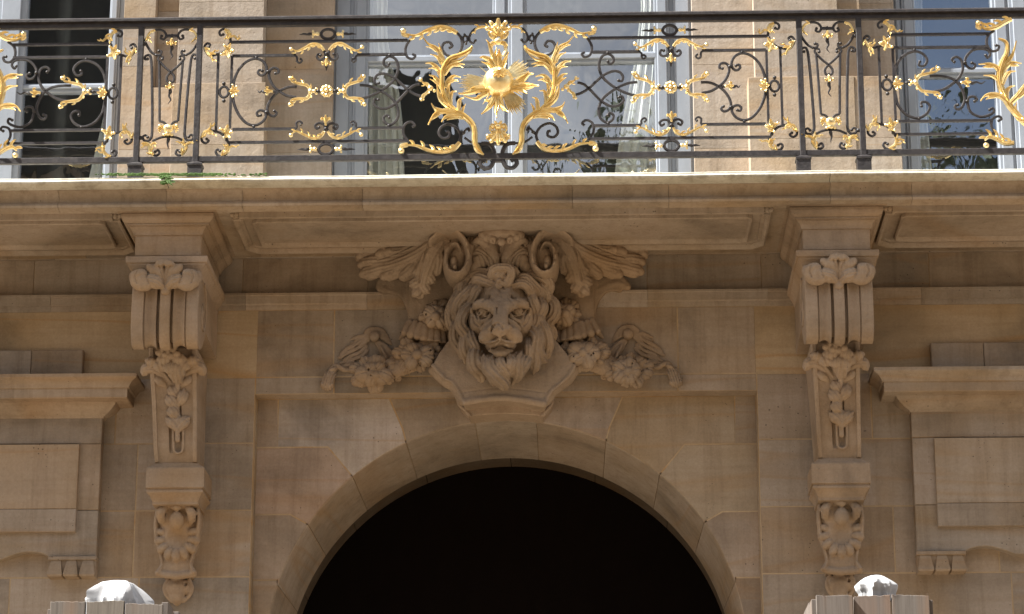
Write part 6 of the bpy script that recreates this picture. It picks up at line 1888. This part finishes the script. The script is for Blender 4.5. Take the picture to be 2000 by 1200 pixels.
# ------------------------------------------------------------------ across the street: what the window panes mirror
def slate_mat():
    m, nt, b = new_mat('roof_slate'); g = nt.nodes.new('ShaderNodeNewGeometry'); v = g.outputs['Position']
    nt.links.new(ramp(nt, noise_n(nt, v, 2, 4, .6), [(.3, (.007, .0075, .009)), (.7, (.014, .0145, .016))]), b.inputs['Base Color'])
    b.inputs['Roughness'].default_value = .8; b.inputs['Specular IOR Level'].default_value = .1; return m
SLATE = slate_mat()
def leaf_mat():
    m, nt, b = new_mat('chestnut_leaf'); g = nt.nodes.new('ShaderNodeNewGeometry'); v = g.outputs['Position']
    nt.links.new(ramp(nt, noise_n(nt, v, .8, 4, .6), [(.3, (.02, .032, .012)), (.7, (.05, .075, .025))]), b.inputs['Base Color'])
    b.inputs['Roughness'].default_value = .7; return m
LEAF = leaf_mat(); BARK = paint_mat('grey_bark', (.09, .075, .06), .9)
YO = -46
opp = empty('added_town_house', (0, YO, 0), 'unseen long stone house with slate roof, added across the street to be mirrored dark in the panes', 'building')  # unseen house, added to block low sky and darken the pane reflections
mb = MB(); mb.tint = (.8, .8, .8); mb.box(-60, 60, YO-12, YO, 0, 15.5); mb.box(-60, 60, YO-.1, YO+.5, 15.5, 16.1, bev=.1); mb.build('wall', STONE, opp)
mb = MB(); rows = []
for y_, z_ in ((YO+.1, 16.1), (YO-1.6, 20.6), (YO-6, 22.6), (YO-10.4, 20.6), (YO-12.1, 16.1)): rows.append([(-60, y_, z_), (60, y_, z_)])
mb.rings(rows, close_u=False, cap0=False, cap1=False); roof = mb.build('roof', SLATE, opp)
mb = MB(); mb.tint = (.6, .6, .6); mb.box(-8.2, -2.2, YO-7, YO+.6, 0, 21); mb.build('added_pavilion', STONE, opp)  # wing added and sized so the middle window's left pane mirrors dark
mb = MB(); mb.rings([[(-8.4+o, YO-7.2+o, z_), (-2.0-o, YO-7.2+o, z_), (-2.0-o, YO+.8-o, z_), (-8.4+o, YO+.8-o, z_)] for o, z_ in ((0, 21), (.1, 21.4), (.5, 24.5), (.75, 27.0), (.9, 27.1))]); mb.build('added_pavilion_roof', SLATE, opp)
mb = MB(); mb.tint = (.5, .5, .5); mb.box(-20, -10.4, YO-9, YO+.8, 0, 24); mb.build('added_pavilion', STONE, opp)  # taller wing, added so the left window mirrors dark
mb = MB(); mb.rings([[(-20.2+o, YO-9.2+o, z_), (-10.2-o, YO-9.2+o, z_), (-10.2-o, YO+1-o, z_), (-20.2+o, YO+1-o, z_)] for o, z_ in ((0, 24), (.1, 24.4), (.5, 29), (.9, 33), (1.2, 33.2))]); mb.build('added_pavilion_roof', SLATE, opp)
for x_ in (-38, -28, 5.2, 22, 40):
    mb = MB(); mb.tint = (.9, .8, .75); mb.box(x_-.8, x_+.8, YO-6.4, YO-5.4, 21.5, 25.2, bev=.05)
    for k_ in range(3): mb.tube([(x_-.5+k_*.5, YO-5.9, 25.1), (x_-.5+k_*.5, YO-5.9, 25.9)], .14, n=8)
    mb.build('chimney', STONE, roof)
for fl, z_ in enumerate((1.2, 5.6, 10.0)):
    for k_ in range(24):
        x_ = -55+k_*4.7; mb = MB(); mb.box(x_-.7, x_+.7, YO+.02, YO+.06, z_, z_+2.7, bev=.02); mb.build('window', DARKROOM, opp)
def tree(x, y, h, r, seed, label):
    rnd = np.random.default_rng(seed)
    t = empty('chestnut_tree', (x, y, 0), label, 'tree', 'trees across the street')
    mb = MB(); mb.tube([(x, y, 0), (x+.2, y, h*.3), (x-.1, y, h*.55), (x, y, h*.85)], [.5, .4, .28, .1], n=9)
    for k_ in range(9):
        a = k_*2.4; z0 = h*(.35+.05*k_); mb.tube([(x, y, z0), (x+math.cos(a)*r*.4, y+math.sin(a)*r*.4, z0+r*.3), (x+math.cos(a)*r*.75, y+math.sin(a)*r*.75, z0+r*.5)], [.2, .12, .04], n=6)
    mb.build('trunk', BARK, t)
    n = 15000; cl = rnd.normal(size=(70, 3)); cl /= np.linalg.norm(cl, axis=1)[:, None]; cl *= rnd.uniform(.3, .92, (70, 1))**.5
    q = cl[rnd.integers(0, 70, n)]+rnd.normal(scale=.11, size=(n, 3))
    c = np.array((x, y, h*.62))+q*np.array((r, r, h*.40))
    u = rnd.normal(size=(n, 3)); u /= np.linalg.norm(u, axis=1)[:, None]; w_ = np.cross(u, rnd.normal(size=(n, 3))); w_ /= np.linalg.norm(w_, axis=1)[:, None]
    s = rnd.uniform(.13, .26, (n, 1))
    V = np.stack([c-u*s, c+w_*s*.6, c+u*s, c-w_*s*.6], 1).reshape(-1, 3)
    mb = MB(); mb.v = [tuple(p) for p in V]; mb.t = [(1, 1, 1)]*len(V); mb.f = [tuple(range(4*i, 4*i+4)) for i in range(n)]
    mb.build('crown', LEAF, t, smooth=False)
tree(1.6, -37, 21.9, 3.8, 4, 'lower chestnut tree across the street, mirrored in the middle window')
tree(8.5, -38, 21.9, 4.5, 3, 'round chestnut tree across the street, mirrored in the right window')
# ------------------------------------------------------------------ light
SUN_EL, SUN_AZ = math.radians(SUNEL), math.radians(SUNFRONT)     # az: angle in front of the facade plane, sun stands to the left
sd = bpy.data.lights.new('sun', 'SUN'); so = bpy.data.objects.new('sun', sd); col.objects.link(so)
sd.energy = SUNE; sd.angle = math.radians(.5); sd.color = (1, .965, .90)
dirv = Vector((-math.cos(SUN_EL)*math.cos(SUN_AZ), -math.cos(SUN_EL)*math.sin(SUN_AZ), math.sin(SUN_EL)))
so.rotation_euler = dirv.to_track_quat('Z', 'Y').to_euler(); so.location = (-20, -10, 30)
w = bpy.data.worlds.new('World'); scene.world = w; w.use_nodes = True
nt = w.node_tree; nt.nodes.clear()
out = nt.nodes.new('ShaderNodeOutputWorld'); bg = nt.nodes.new('ShaderNodeBackground')
sky = nt.nodes.new('ShaderNodeTexSky'); sky.sky_type = 'NISHITA'; sky.sun_disc = False
sky.sun_elevation = SUN_EL
sky.sun_rotation = math.atan2(dirv.x, dirv.y)
sky.air_density = 1.0; sky.dust_density = 1.5
tc = nt.nodes.new('ShaderNodeTexCoord')
cl = noise_n(nt, mapping(nt, tc.outputs['Generated'], (1.6, 1.6, 4.5)), 2.2, 7, .6, .5)
fac = ramp(nt, cl, [(CLOUD0, (0, 0, 0)), (CLOUD1, (1, 1, 1))])
cloudc = ramp(nt, noise_n(nt, mapping(nt, tc.outputs['Generated'], (2, 2, 5)), 4, 5, .6, .4), [(.3, (5.2, 5.3, 5.6)), (.7, (9.5, 9.3, 9.0))])
gap = nt.nodes.new('ShaderNodeVectorMath'); gap.operation = 'DISTANCE'; nt.links.new(tc.outputs['Generated'], gap.inputs[0]); gap.inputs[1].default_value = (.2, -.9, .38)
gapd = math_n(nt, 'ADD', gap.outputs['Value'], math_n(nt, 'MULTIPLY', math_n(nt, 'SUBTRACT', cl, .5), .22))
fac = math_n(nt, 'MULTIPLY', fac, ramp(nt, gapd, [(.10, (.1, .1, .1)), (.17, (1, 1, 1))]))      # a patch of blue between the clouds
mx = mixc(nt, sky.outputs[0], cloudc, math_n(nt, 'MULTIPLY', fac, .9))
nt.links.new(mx, bg.inputs[0]); bg.inputs[1].default_value = SKYS
nt.links.new(bg.outputs[0], out.inputs[0])
vs = scene.view_settings; scene.display_settings.display_device = 'sRGB'
vs.view_transform = 'Standard'; vs.look = 'None'; vs.exposure = EXPO; vs.gamma = 1.0; vs.use_curve_mapping = False
scene.cycles.max_bounces = 8; scene.cycles.diffuse_bounces = 5
print('built in', round(time.time()-T0, 1), 's')
